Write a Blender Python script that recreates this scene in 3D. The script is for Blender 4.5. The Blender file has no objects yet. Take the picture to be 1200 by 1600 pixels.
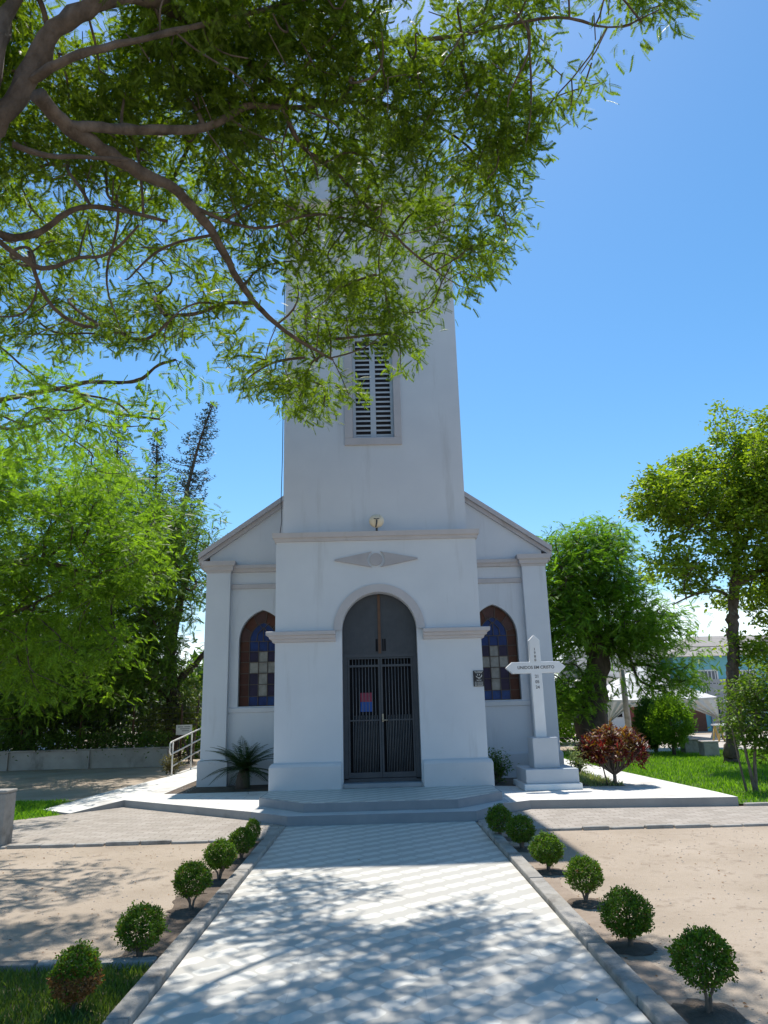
import bpy, math, random
import numpy as np
from mathutils import Vector, Matrix, noise

# ------------------------------------------------------------------ camera, sky, sun, exposure
scene = bpy.context.scene
COL = scene.collection
CAM = np.array([0.0, 0.0, 1.6])
RX = np.array([0.99963762, -0.00915051, -0.02531585])
UX = np.array([0.02210277, -0.25779806, 0.96594598])
FX = np.array([0.01536527, 0.96615549, 0.25750239])
FOC = 1156.29
cd = bpy.data.cameras.new('camera'); cam = bpy.data.objects.new('camera', cd); COL.objects.link(cam)
cd.sensor_fit = 'AUTO'; cd.sensor_width = 36.0; cd.lens = FOC / 1600 * 36.0
cd.clip_start = 0.05; cd.clip_end = 3000
cam.matrix_world = Matrix(((RX[0], UX[0], -FX[0], CAM[0]), (RX[1], UX[1], -FX[1], CAM[1]),
                           (RX[2], UX[2], -FX[2], CAM[2]), (0, 0, 0, 1)))
scene.camera = cam

SUN_EL, SUN_AZ = math.radians(66.5), math.radians(-3.2)
sd = bpy.data.lights.new('sun', 'SUN'); sun = bpy.data.objects.new('sun', sd); COL.objects.link(sun)
sd.energy = 4.6; sd.angle = math.radians(0.53); sd.color = (1.0, 0.95, 0.87)
sdir = Vector((math.sin(SUN_AZ) * math.cos(SUN_EL), math.cos(SUN_AZ) * math.cos(SUN_EL), math.sin(SUN_EL)))
sun.rotation_euler = sdir.to_track_quat('Z', 'Y').to_euler(); sun.location = (0, 0, 30)

w = bpy.data.worlds.new('World'); scene.world = w; w.use_nodes = True
nt = w.node_tree; nt.nodes.clear()
def wn(t, **k):
    n = nt.nodes.new(t)
    for a, b in k.items(): setattr(n, a, b)
    return n
sky = wn('ShaderNodeTexSky', sky_type='NISHITA', sun_disc=False, sun_elevation=SUN_EL, sun_rotation=SUN_AZ,
         altitude=50, air_density=1.0, dust_density=0.4, ozone_density=2.2)
tc = wn('ShaderNodeTexCoord'); sep = wn('ShaderNodeSeparateXYZ')
nt.links.new(tc.outputs['Generated'], sep.inputs[0])
mp = wn('ShaderNodeMapping'); mp.inputs['Scale'].default_value = (1, 1, 2.2)
nt.links.new(tc.outputs['Generated'], mp.inputs[0])
cn = wn('ShaderNodeTexNoise'); cn.inputs['Scale'].default_value = 3.6; cn.inputs['Detail'].default_value = 9; cn.inputs['Roughness'].default_value = .55
nt.links.new(mp.outputs[0], cn.inputs['Vector'])
elev = wn('ShaderNodeMapRange', clamp=True); elev.inputs[1].default_value = 0.05; elev.inputs[2].default_value = 0.22
elev.inputs[3].default_value = 0.22; elev.inputs[4].default_value = -0.22
nt.links.new(sep.outputs['Z'], elev.inputs[0])
add = wn('ShaderNodeMath', operation='ADD'); nt.links.new(cn.outputs['Fac'], add.inputs[0]); nt.links.new(elev.outputs[0], add.inputs[1])
thr = wn('ShaderNodeMapRange', clamp=True, interpolation_type='SMOOTHSTEP'); thr.inputs[1].default_value = 0.47; thr.inputs[2].default_value = 0.68
thr.inputs[4].default_value = 0.6
nt.links.new(add.outputs[0], thr.inputs[0])
hs = wn('ShaderNodeHueSaturation'); hs.inputs['Saturation'].default_value = 1.28; hs.inputs['Hue'].default_value = 0.493
nt.links.new(sky.outputs[0], hs.inputs['Color'])
mixc = wn('ShaderNodeMix', data_type='RGBA'); mixc.inputs['B'].default_value = (8.5, 8.8, 9.2, 1)
nt.links.new(thr.outputs[0], mixc.inputs['Factor']); nt.links.new(hs.outputs[0], mixc.inputs['A'])
bg = wn('ShaderNodeBackground'); bg.inputs['Strength'].default_value = 0.138
nt.links.new(mixc.outputs['Result'], bg.inputs['Color'])
wo = wn('ShaderNodeOutputWorld'); nt.links.new(bg.outputs[0], wo.inputs[0])

vs = scene.view_settings
vs.view_transform = 'Standard'; vs.look = 'None'; vs.gamma = 1; vs.use_curve_mapping = False
vs.exposure = 0.40
scene.render.engine = 'CYCLES'
scene.cycles.max_bounces = 8; scene.cycles.transparent_max_bounces = 6
scene.render.resolution_x = 768; scene.render.resolution_y = 1024

# ------------------------------------------------------------------ helpers
def P(px, py, Y):
    "point on the vertical plane y=Y seen at photograph position px,py"
    d = FX + RX * (px - 600) / FOC + UX * (800 - py) / FOC
    return CAM + d * (Y / d[1])
def PZ(px, py, z):
    d = FX + RX * (px - 600) / FOC + UX * (800 - py) / FOC
    return CAM + d * ((z - 1.6) / d[2])
def pix(p):
    d = np.asarray(p) - CAM
    z = d @ FX
    return 600 + FOC * (d @ RX) / z, 800 - FOC * (d @ UX) / z, z

def tag(o, label=None, cat=None, group=None, kind=None):
    if label: o['label'] = label
    if cat: o['category'] = cat
    if group: o['group'] = group
    if kind: o['kind'] = kind
    return o
def empty(name, loc, label, cat, group=None, rz=0):
    o = bpy.data.objects.new(name, None); COL.objects.link(o)
    o.location = loc; o.rotation_euler = (0, 0, rz); o.empty_display_size = .2
    return tag(o, label, cat, group)

class MB:
    def __init__(s): s.v = []; s.f = []; s.m = []; s.sm = []
    def add(s, vs_, fs, mi=0, smooth=False):
        b = len(s.v); s.v += [tuple(map(float, v)) for v in vs_]
        for f in fs: s.f.append(tuple(i + b for i in f)); s.m.append(mi); s.sm.append(smooth)
    def box(s, x0, x1, y0, y1, z0, z1, mi=0):
        s.add([(x0, y0, z0), (x1, y0, z0), (x1, y1, z0), (x0, y1, z0), (x0, y0, z1), (x1, y0, z1), (x1, y1, z1), (x0, y1, z1)],
              [(0, 3, 2, 1), (4, 5, 6, 7), (0, 1, 5, 4), (1, 2, 6, 5), (2, 3, 7, 6), (3, 0, 4, 7)], mi)
    def prism(s, pts, y0, y1, mi=0):           # outline in x,z (counter-clockwise seen from -y) pulled from y0 to y1
        n = len(pts)
        s.add([(x, y0, z) for x, z in pts] + [(x, y1, z) for x, z in pts],
              [tuple(range(n)), tuple(range(2 * n - 1, n - 1, -1))] + [(i, i + n, (i + 1) % n + n, (i + 1) % n) for i in range(n)], mi)
    def slab(s, pts, zt, zb, mi=0):            # outline in x,y (counter-clockwise from above); zt number or list
        n = len(pts); zt = zt if hasattr(zt, '__len__') else [zt] * n
        s.add([(x, y, z) for (x, y), z in zip(pts, zt)] + [(x, y, zb) for x, y in pts],
              [tuple(range(n)), tuple(range(2 * n - 1, n - 1, -1))] + [(i, i + n, (i + 1) % n + n, (i + 1) % n) for i in range(n)], mi)
    def tube(s, pts, rad, n=8, mi=0, cap=True, rough=0):
        pts = [np.asarray(p, float) for p in pts]; k = len(pts)
        rad = rad if hasattr(rad, '__len__') else [rad] * k
        V = []; up = None
        for i in range(k):
            t = pts[min(i + 1, k - 1)] - pts[max(i - 1, 0)]; t = t / (np.linalg.norm(t) + 1e-9)
            if up is None:
                up = np.cross(t, (0.3, 0.9, 0.2) if abs(t[2]) > .6 else (0, 0, 1)); up /= np.linalg.norm(up)
            up = up - t * (up @ t); up /= np.linalg.norm(up) + 1e-9
            sd_ = np.cross(t, up)
            for j in range(n):
                a = 2 * math.pi * j / n
                q = math.cos(a) * up + math.sin(a) * sd_
                rr = rad[i] * (1 + rough * noise.noise(Vector(pts[i] * 5 + q * 1.3)) + rough * .6 * noise.noise(Vector(pts[i] * 13 + q * 2.5))) if rough else rad[i]
                V.append(pts[i] + rr * q)
        F = [(i * n + j, i * n + (j + 1) % n, (i + 1) * n + (j + 1) % n, (i + 1) * n + j) for i in range(k - 1) for j in range(n)]
        if cap: F += [tuple(range(n - 1, -1, -1)), tuple(range((k - 1) * n, k * n))]
        s.add(V, F, mi, True)
    def sweep(s, path, prof, closed=False, mi=0):   # path in x,y with outward on the right hand; prof list of (out,z)
        n = len(path); m = len(prof); V = []
        pt = [np.array(p, float) for p in path]
        for i in range(n):
            def nrm(a, b):
                d = b - a; d = d / np.linalg.norm(d); return np.array([d[1], -d[0]])
            ns = []
            if i > 0 or closed: ns.append(nrm(pt[i - 1], pt[i]))
            if i < n - 1 or closed: ns.append(nrm(pt[i], pt[(i + 1) % n]))
            if len(ns) == 2:
                b = ns[0] + ns[1]; b = b / (b @ ns[0]) if abs(b @ ns[0]) > 1e-6 else ns[0]
            else: b = ns[0]
            for o, z in prof: V.append((*(pt[i] + b * o), z))
        F = []
        for i in range(n if closed else n - 1):
            for j in range(m):
                a, b2 = i * m + j, i * m + (j + 1) % m
                c, d = ((i + 1) % n) * m + (j + 1) % m, ((i + 1) % n) * m + j
                F.append((a, d, c, b2))
        if not closed: F += [tuple(range(m)), tuple(range(n * m - 1, (n - 1) * m - 1, -1))]
        s.add(V, F, mi)
    def build(s, name, mats, parent=None, bevel=0, fix=True):
        me = bpy.data.meshes.new(name); me.from_pydata(s.v, [], s.f)
        mats = mats if isinstance(mats, (list, tuple)) else [mats]
        for m in mats: me.materials.append(m)
        me.polygons.foreach_set('material_index', s.m); me.polygons.foreach_set('use_smooth', s.sm)
        if fix:
            import bmesh
            bm = bmesh.new(); bm.from_mesh(me); bmesh.ops.recalc_face_normals(bm, faces=bm.faces); bm.to_mesh(me); bm.free()
        me.update()
        o = bpy.data.objects.new(name, me); COL.objects.link(o)
        if parent is not None:
            o.parent = parent; o.matrix_parent_inverse = parent_inv(parent)
        if bevel:
            bv = o.modifiers.new('bevel', 'BEVEL'); bv.width = bevel; bv.segments = 2; bv.limit_method = 'ANGLE'; bv.angle_limit = math.radians(50)
        return o
def parent_inv(p):
    m = Matrix.LocRotScale(p.location, p.rotation_euler, p.scale)
    q = p.parent
    return m.inverted()

def np_mesh(name, V, F, mat, parent=None, smooth=False, mi=None, mats=None):
    me = bpy.data.meshes.new(name)
    V = np.asarray(V, np.float32); F = np.asarray(F, np.int32); k = F.shape[1]
    me.vertices.add(len(V)); me.vertices.foreach_set('co', V.ravel())
    me.loops.add(F.size); me.loops.foreach_set('vertex_index', F.ravel())
    me.polygons.add(len(F)); me.polygons.foreach_set('loop_start', np.arange(0, F.size, k, dtype=np.int32))
    me.polygons.foreach_set('loop_total', np.full(len(F), k, np.int32))
    for m in (mats or [mat]): me.materials.append(m)
    if mi is not None: me.polygons.foreach_set('material_index', np.asarray(mi, np.int32))
    me.polygons.foreach_set('use_smooth', np.full(len(F), smooth, bool))
    me.update(calc_edges=True); me.validate()
    o = bpy.data.objects.new(name, me); COL.objects.link(o)
    if parent is not None: o.parent = parent; o.matrix_parent_inverse = parent_inv(parent)
    return o

def stamp(tv, tf, pos, ax, nm, sc):
    "copies of a small template (x along ax, z along nm) at pos -> V,F"
    ax = ax / (np.linalg.norm(ax, axis=1, keepdims=True) + 1e-9)
    sdv = np.cross(nm, ax); sdv /= (np.linalg.norm(sdv, axis=1, keepdims=True) + 1e-9)
    n2 = np.cross(ax, sdv)
    sc = np.asarray(sc).reshape(-1, 1, 1)
    V = pos[:, None, :] + sc * (tv[None, :, 0:1] * ax[:, None, :] + tv[None, :, 1:2] * sdv[:, None, :] + tv[None, :, 2:3] * n2[:, None, :])
    F = tf[None] + (np.arange(len(pos)) * len(tv))[:, None, None]
    return V.reshape(-1, 3), F.reshape(-1, tf.shape[1])

def pinnate(pairs, ll, lw, droop=.35, rach=.008):
    V = [(0, -rach, 0), (1, -rach * .4, -droop * .5), (1, rach * .4, -droop * .5), (0, rach, 0)]; F = [(0, 1, 2, 3)]
    for i in range(pairs):
        u = .12 + .86 * (i + .5) / pairs; z = -droop * .5 * u * u
        L = ll * (1 - .5 * abs(u - .45) ** 1.5)
        for sgn in (-1, 1):
            b = len(V); c = math.cos(.95); s_ = math.sin(.95) * sgn
            dx, dy = c * L, s_ * L; ox, oy = -s_ * lw * sgn * .5, c * lw * .5
            V += [(u, 0, z), (u + dx * .5 + ox, dy * .5 + oy, z - .03), (u + dx, dy, z - .07), (u + dx * .5 - ox, dy * .5 - oy, z - .03)]
            F.append((b, b + 1, b + 2, b + 3))
    return np.array(V, float), np.array(F)
LEAF_PIN = pinnate(8, .30, .115)
LEAF_FEATHER = pinnate(6, .36, .15)
LEAF_SIMPLE = (np.array([(0, 0, 0), (.4, .24, .05), (1, 0, -.08), (.4, -.24, .05)], float), np.array([(0, 1, 2, 3)]))
LEAF_LONG = (np.array([(0, 0, 0), (.45, .11, .06), (1, 0, -.12), (.45, -.11, .06)], float), np.array([(0, 1, 2, 3)]))
def tuft(n, seed, wid=.14):
    r = random.Random(seed); V = []; F = []
    for i in range(n):
        a = r.uniform(0, 2 * math.pi); e = r.uniform(-.5, 1.1)
        d = np.array([math.cos(a) * math.cos(e), math.sin(a) * math.cos(e), math.sin(e)]); o = np.array([r.uniform(-.5, .5) for _ in range(3)])
        q = np.cross(d, [r.uniform(-1, 1), r.uniform(-1, 1), r.uniform(-1, 1)]); q /= np.linalg.norm(q) + 1e-9
        L = r.uniform(.5, .9); b = len(V)
        V += [o, o + d * L * .45 + q * wid, o + d * L, o + d * L * .45 - q * wid]; F.append((b, b + 1, b + 2, b + 3))
    return np.array(V), np.array(F)

# ------------------------------------------------------------------ materials
MATS = {}
def new_mat(name):
    m = bpy.data.materials.new(name); m.use_nodes = True; t = m.node_tree; t.nodes.clear()
    out = t.nodes.new('ShaderNodeOutputMaterial'); MATS[name] = m
    return m, t, out
def N(t, typ, **k):
    n = t.nodes.new(typ)
    for a, b in k.items():
        if a in n.inputs.keys() if isinstance(a, str) else False: n.inputs[a].default_value = b
        else: setattr(n, a, b)
    return n
def ramp(t, stops, fac):
    r = t.nodes.new('ShaderNodeValToRGB'); e = r.color_ramp.elements
    while len(e) < len(stops): e.new(.5)
    for el, (p, c) in zip(e, stops): el.position = p; el.color = (*c, 1)
    t.links.new(fac, r.inputs[0]); return r.outputs[0]
def noise_tex(t, scale, detail=6, rough=.6, stretch=None, coord='Object'):
    c = t.nodes.new('ShaderNodeTexCoord'); n = t.nodes.new('ShaderNodeTexNoise')
    n.inputs['Scale'].default_value = scale; n.inputs['Detail'].default_value = detail; n.inputs['Roughness'].default_value = rough
    if stretch:
        m = t.nodes.new('ShaderNodeMapping'); m.inputs['Scale'].default_value = stretch
        t.links.new(c.outputs[coord], m.inputs[0]); t.links.new(m.outputs[0], n.inputs['Vector'])
    else: t.links.new(c.outputs[coord], n.inputs['Vector'])
    return n.outputs['Fac']
def mixcol(t, a, b, fac, mode='MIX'):
    m = t.nodes.new('ShaderNodeMix'); m.data_type = 'RGBA'; m.blend_type = mode
    for s, v in (('A', a), ('B', b)):
        if hasattr(v, 'is_output'): t.links.new(v, m.inputs[s])
        else: m.inputs[s].default_value = (*v, 1)
    if hasattr(fac, 'is_output'): t.links.new(fac, m.inputs['Factor'])
    else: m.inputs['Factor'].default_value = fac
    return m.outputs['Result']
def bump(t, h, strength, dist):
    b = t.nodes.new('ShaderNodeBump'); b.inputs['Strength'].default_value = strength; b.inputs['Distance'].default_value = dist
    t.links.new(h, b.inputs['Height']); return b.outputs[0]
def mottled(name, c0, c1, scale=3, rough=.8, bumps=.3, bscale=40, stretch=None, spec=.3, dist=.01, metal=0, extra=None):
    m, t, out = new_mat(name)
    p = t.nodes.new('ShaderNodeBsdfPrincipled'); p.inputs['Roughness'].default_value = rough
    p.inputs['Specular IOR Level'].default_value = spec; p.inputs['Metallic'].default_value = metal
    col = ramp(t, [(.3, c0), (.7, c1)], noise_tex(t, scale, stretch=stretch))
    if extra: col = mixcol(t, col, extra[0], ramp(t, [(extra[2], (0, 0, 0)), (extra[2] + .15, (1, 1, 1))], noise_tex(t, extra[1], 8, .65, extra[3] if len(extra) > 3 else None)))
    t.links.new(col, p.inputs['Base Color'])
    if bumps: t.links.new(bump(t, noise_tex(t, bscale, 5), bumps, dist), p.inputs['Normal'])
    t.links.new(p.outputs[0], out.inputs[0]); return m
def leafy(name, dark, light, trans=.45, tcol=None, rough=.5, nscale=1.2):
    m, t, out = new_mat(name)
    g = t.nodes.new('ShaderNodeNewGeometry')
    ad = t.nodes.new('ShaderNodeMath'); ad.operation = 'MULTIPLY_ADD'; ad.inputs[1].default_value = .55; 
    t.links.new(g.outputs['Random Per Island'], ad.inputs[0])
    sb = t.nodes.new('ShaderNodeMath'); sb.operation = 'MULTIPLY'; sb.inputs[1].default_value = .5
    t.links.new(noise_tex(t, nscale, 3), sb.inputs[0]); t.links.new(sb.outputs[0], ad.inputs[2])
    mid = tuple((a + b) / 2 for a, b in zip(dark, light))
    col = ramp(t, [(.15, dark), (.5, mid), (.85, light)], ad.outputs[0])
    p = t.nodes.new('ShaderNodeBsdfPrincipled'); p.inputs['Roughness'].default_value = rough; p.inputs['Specular IOR Level'].default_value = .35
    t.links.new(col, p.inputs['Base Color'])
    tr = t.nodes.new('ShaderNodeBsdfTranslucent')
    t.links.new(mixcol(t, col, tcol or (1.9, 1.75, .7), 1.0, 'MULTIPLY'), tr.inputs['Color'])
    mx = t.nodes.new('ShaderNodeMixShader'); mx.inputs[0].default_value = trans
    t.links.new(p.outputs[0], mx.inputs[1]); t.links.new(tr.outputs[0], mx.inputs[2]); t.links.new(mx.outputs[0], out.inputs[0])
    return m

wall_m = mottled('wall_paint', (.535, .565, .60), (.58, .61, .64), 1.3, .75, .12, 60, extra=((.475, .495, .515), 3.2, .57, (1, 1, .10)))
trim_m = mottled('trim_paint', (.42, .405, .41), (.48, .46, .465), 2.5, .75, .15, 60, extra=((.36, .335, .32), 4, .6, (1, 1, .3)))
plinth_m = mottled('plinth_paint', (.46, .485, .51), (.52, .54, .56), 2, .7, .15, 60, extra=((.36, .36, .36), 3, .62))
roof_m = mottled('roof_tiles', (.25, .12, .08), (.34, .17, .11), 4, .85, .4, 20)
spire_m = mottled('spire_render', (.46, .48, .5), (.54, .56, .57), 1.2, .8, .2, 30)
iron_m = mottled('iron_paint', (.034, .041, .051), (.05, .058, .068), 6, .5, .1, 60, spec=.4)
rust_m = mottled('rusty_iron', (.085, .05, .035), (.12, .07, .045), 8, .7, .2, 60)
dark_m = mottled('dark_interior', (.006, .006, .008), (.010, .010, .013), 3, .7, 0, spec=.15)  # near-black stands for unlit interior behind door glass, slots and windows
bar_m = mottled('bar_paint', (.11, .12, .13), (.15, .16, .17), 6, .5, 0)
brass_m = mottled('brass', (.30, .26, .18), (.38, .33, .24), 5, .5, 0)
white_m = mottled('white_paint', (.70, .70, .69), (.78, .78, .77), 2, .6, .1, 60, extra=((.58, .57, .55), 3, .66))
letter_m = mottled('black_lettering', (.09, .09, .095), (.13, .13, .135), 5, .6, 0)
cream_m = mottled('cream_lettering', (.6, .6, .57), (.66, .66, .62), 5, .6, 0)
concrete_m = mottled('kerb_concrete', (.25, .235, .21), (.40, .375, .34), 4, .9, .8, 45, extra=((.16, .145, .125), 2.6, .53), dist=.015)
step_m = mottled('step_stone', (.20, .225, .25), (.26, .28, .30), 2.5, .7, .15, 60, extra=((.15, .165, .18), 5, .62))
damp_m = mottled('damp_dirt', (.24, .185, .14), (.34, .27, .21), 5, .95, .6, 40, dist=.02)
tread_m = mottled('step_tread', (.42, .42, .41), (.52, .515, .50), 3, .75, .2, 50, extra=((.33, .32, .31), 4, .6))
riser_m = mottled('shaded_riser_cement', (.27, .265, .255), (.34, .335, .32), 2, .85, .25, 40, extra=((.2, .19, .18), 3, .6))  # darker grey: shade of the terrace faces turned from the sun, in the colour
soil_m = mottled('soil', (.085, .064, .048), (.17, .13, .098), 6, .95, .8, 50, dist=.02)
bark_m = mottled('bark', (.05, .038, .028), (.16, .125, .098), 7, .95, .9, 30, stretch=(1, 1, .35), dist=.02, extra=((.22, .23, .19), 3.5, .62))
bark_dark_m = mottled('dark_bark', (.05, .04, .032), (.12, .095, .075), 6, .95, .9, 25, stretch=(1, 1, .3), dist=.02)
stem_m = mottled('grey_stem', (.10, .078, .06), (.2, .165, .135), 9, .9, .5, 60)

def ground_mat():
    m, t, out = new_mat('dirt')
    p = t.nodes.new('ShaderNodeBsdfPrincipled'); p.inputs['Roughness'].default_value = .95; p.inputs['Specular IOR Level'].default_value = .15
    c = ramp(t, [(.28, (.30, .24, .18)), (.5, (.385, .315, .245)), (.72, (.45, .375, .30))], noise_tex(t, .8, 9, .62))
    c = mixcol(t, c, (.255, .20, .15), ramp(t, [(.54, (0, 0, 0)), (.7, (1, 1, 1))], noise_tex(t, 3.2, 8, .7)))
    c = mixcol(t, c, (.17, .12, .085), ramp(t, [(.66, (0, 0, 0)), (.72, (1, 1, 1))], noise_tex(t, 14, 6, .6)))
    c = mixcol(t, c, (.54, .46, .37), ramp(t, [(.68, (0, 0, 0)), (.74, (1, 1, 1))], noise_tex(t, 60, 3, .5)))
    t.links.new(c, p.inputs['Base Color'])
    a = t.nodes.new('ShaderNodeMath'); a.operation = 'ADD'
    t.links.new(noise_tex(t, 6, 8, .65), a.inputs[0]); t.links.new(noise_tex(t, 70, 4, .6), a.inputs[1])
    t.links.new(bump(t, a.outputs[0], .55, .025), p.inputs['Normal'])
    t.links.new(p.outputs[0], out.inputs[0]); return m
dirt_m = ground_mat()

def tile_mat():
    "two-tone hydraulic tiles: a chequer of small wavy pieces, with thin joints between the tiles"
    m, t, out = new_mat('wave_tiles')
    p = t.nodes.new('ShaderNodeBsdfPrincipled'); p.inputs['Roughness'].default_value = .55; p.inputs['Specular IOR Level'].default_value = .3
    c = t.nodes.new('ShaderNodeTexCoord'); s = t.nodes.new('ShaderNodeSeparateXYZ'); t.links.new(c.outputs['Object'], s.inputs[0])
    def M(op, a, b=None, c_=None):
        n = t.nodes.new('ShaderNodeMath'); n.operation = op
        for i, v in enumerate((a, b, c_)):
            if v is None: continue
            if hasattr(v, 'is_output'): t.links.new(v, n.inputs[i])
            else: n.inputs[i].default_value = v
        return n.outputs[0]
    A, B = .20, .165                                 # half period across, along
    x, y = s.outputs['X'], s.outputs['Y']
    wob = M('MULTIPLY', M('SINE', M('MULTIPLY', x, 2 * math.pi / A)), .034)
    wob2 = M('MULTIPLY', M('SINE', M('MULTIPLY', y, 2 * math.pi / B)), .02)
    sx = M('SINE', M('MULTIPLY', M('ADD', x, wob2), math.pi / A)); sy = M('SINE', M('MULTIPLY', M('ADD', y, wob), math.pi / B))
    chk = M('MULTIPLY', sx, sy)
    mk = t.nodes.new('ShaderNodeMapRange'); mk.interpolation_type = 'SMOOTHSTEP'; mk.inputs[1].default_value = .0; mk.inputs[2].default_value = .10
    t.links.new(chk, mk.inputs[0])
    col = mixcol(t, (.45, .43, .385), (.60, .58, .525), mk.outputs[0])
    def joint(v, per):
        f = M('FRACT', M('DIVIDE', v, per)); return M('LESS_THAN', M('ABSOLUTE', M('SUBTRACT', f, .5)), .0018 / per)
    j = M('MAXIMUM', joint(M('ADD', x, .155), A * 4), joint(M('ADD', y, .07), B * 3))
    col = mixcol(t, col, (.42, .40, .375), M('MULTIPLY', j, .7))
    col = mixcol(t, col, (.40, .37, .33), M('MULTIPLY', ramp(t, [(.5, (0, 0, 0)), (.75, (1, 1, 1))], noise_tex(t, 1.1, 9, .68)), .45))
    col = mixcol(t, col, (.33, .29, .25), ramp(t, [(.71, (0, 0, 0)), (.76, (.7, .7, .7))], noise_tex(t, 9, 6, .6)))
    t.links.new(col, p.inputs['Base Color'])
    t.links.new(bump(t, noise_tex(t, 45, 4), .12, .006), p.inputs['Normal'])
    t.links.new(p.outputs[0], out.inputs[0]); return m
tile_m = tile_mat()

def brick_mat(name, c1, c2, mortar, sx, sy, bump_=.5, rough=.85):
    m, t, out = new_mat(name)
    p = t.nodes.new('ShaderNodeBsdfPrincipled'); p.inputs['Roughness'].default_value = rough; p.inputs['Specular IOR Level'].default_value = .2
    c = t.nodes.new('ShaderNodeTexCoord'); b = t.nodes.new('ShaderNodeTexBrick')
    b.inputs['Color1'].default_value = (*c1, 1); b.inputs['Color2'].default_value = (*c2, 1); b.inputs['Mortar'].default_value = (*mortar, 1)
    b.inputs['Scale'].default_value = 1; b.inputs['Brick Width'].default_value = sx; b.inputs['Row Height'].default_value = sy
    b.inputs['Mortar Size'].default_value = .006; b.inputs['Mortar Smooth'].default_value = .4
    t.links.new(c.outputs['Object'], b.inputs['Vector'])
    col = mixcol(t, b.outputs['Color'], (.24, .2, .165), M_ := ramp(t, [(.48, (0, 0, 0)), (.78, (.75, .75, .75))], noise_tex(t, 1.7, 9, .7)))
    t.links.new(col, p.inputs['Base Color'])
    inv = t.nodes.new('ShaderNodeMath'); inv.operation = 'SUBTRACT'; inv.inputs[0].default_value = 1; t.links.new(b.outputs['Fac'], inv.inputs[1])
    t.links.new(bump(t, inv.outputs[0], bump_, .006), p.inputs['Normal'])
    t.links.new(p.outputs[0], out.inputs[0]); return m
paver_m = brick_mat('brick_pavers', (.31, .275, .235), (.40, .355, .31), (.19, .16, .135), .22, .11)
terrace_m = brick_mat('terrace_tiles', (.66, .64, .60), (.72, .70, .66), (.5, .48, .45), .6, .6, .15, .6)

leaf_near = leafy('acacia_leaves', (.03, .07, .006), (.15, .235, .016), .55, nscale=1.7)
leaf_feather = leafy('feathery_leaves', (.06, .145, .010), (.18, .32, .028), .55, nscale=.7)
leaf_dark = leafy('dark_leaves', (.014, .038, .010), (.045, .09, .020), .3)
leaf_glossy = leafy('glossy_leaves', (.055, .125, .008), (.25, .36, .03), .5, rough=.42, nscale=.9)
leaf_box = leafy('box_leaves', (.018, .055, .005), (.125, .24, .016), .42, nscale=12)
leaf_hedge = leafy('hedge_leaves', (.025, .065, .008), (.09, .18, .02), .4)
leaf_pine = leafy('pine_needles', (.010, .024, .012), (.03, .055, .022), .15)
leaf_thuja = leafy('thuja_sprays', (.045, .12, .010), (.16, .30, .02), .4)
leaf_palm = leafy('palm_fronds', (.012, .032, .010), (.035, .075, .018), .25, rough=.4)
leaf_dry = leafy('dry_leaves', (.16, .075, .025), (.3, .16, .05), .3, tcol=(1.3, 1, .6))
leaf_pale = leafy('pale_shrub_leaves', (.10, .17, .06), (.3, .36, .18), .35)
leaf_red = leafy('croton_leaves', (.03, .006, .009), (.19, .026, .02), .3, tcol=(1.5, .6, .5), nscale=14)
grass_m = leafy('grass_blades', (.06, .17, .012), (.18, .36, .025), .5)
drygrass_m = leafy('mixed_grass_blades', (.025, .075, .012), (.13, .20, .04), .4)
turf_m = mottled('turf', (.045, .085, .016), (.08, .13, .025), 4, .95, .6, 60, extra=((.16, .13, .08), 2.5, .66))
turf_thin_m = mottled('thin_turf', (.05, .065, .022), (.13, .115, .06), 5, .95, .6, 60, extra=((.2, .155, .11), 3, .55))

# ------------------------------------------------------------------ the setting
def sheet(name, pts, z, m):
    b = MB(); b.add([(x, y, z) for x, y in pts], [tuple(range(len(pts)))]); return tag(b.build(name, m, fix=False), kind='structure')
g = MB(); g.add([(-600, -600, 0), (600, -600, 0), (600, 900, 0), (-600, 900, 0)], [(0, 1, 2, 3)]); tag(g.build('ground', dirt_m, fix=False), kind='structure')
b = MB(); b.box(-1.34, 1.37, -4, 11.42, -.05, .012); tag(b.build('path', tile_m), kind='structure')
def kerb_run(name, x0, x1, y0, y1, zt, seed):
    r = random.Random(seed); k = MB(); y = y0
    while y < y1 - .05:
        L = min(r.uniform(.85, 1.05), y1 - y); d = r.uniform(-.006, .006); e = r.uniform(-.006, .004)
        k.box(x0 + d, x1 + d, y, y + L - .008, -.05, zt + e); y += L
    return tag(k.build(name, concrete_m, bevel=.012), kind='structure')
kerb_run('kerb', -1.475, -1.345, -4, 10.98, .062, 1)
kerb_run('kerb', 1.375, 1.505, -4, 10.75, .062, 2)
k = MB(); x = -1.49
for i in range(9): k.box(x - .78, x - .01, 5.46, 5.56, -.05, .045 + .005 * math.sin(i * 3)); x -= .79
tag(k.build('kerb', concrete_m, bevel=.01), kind='structure')

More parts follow.
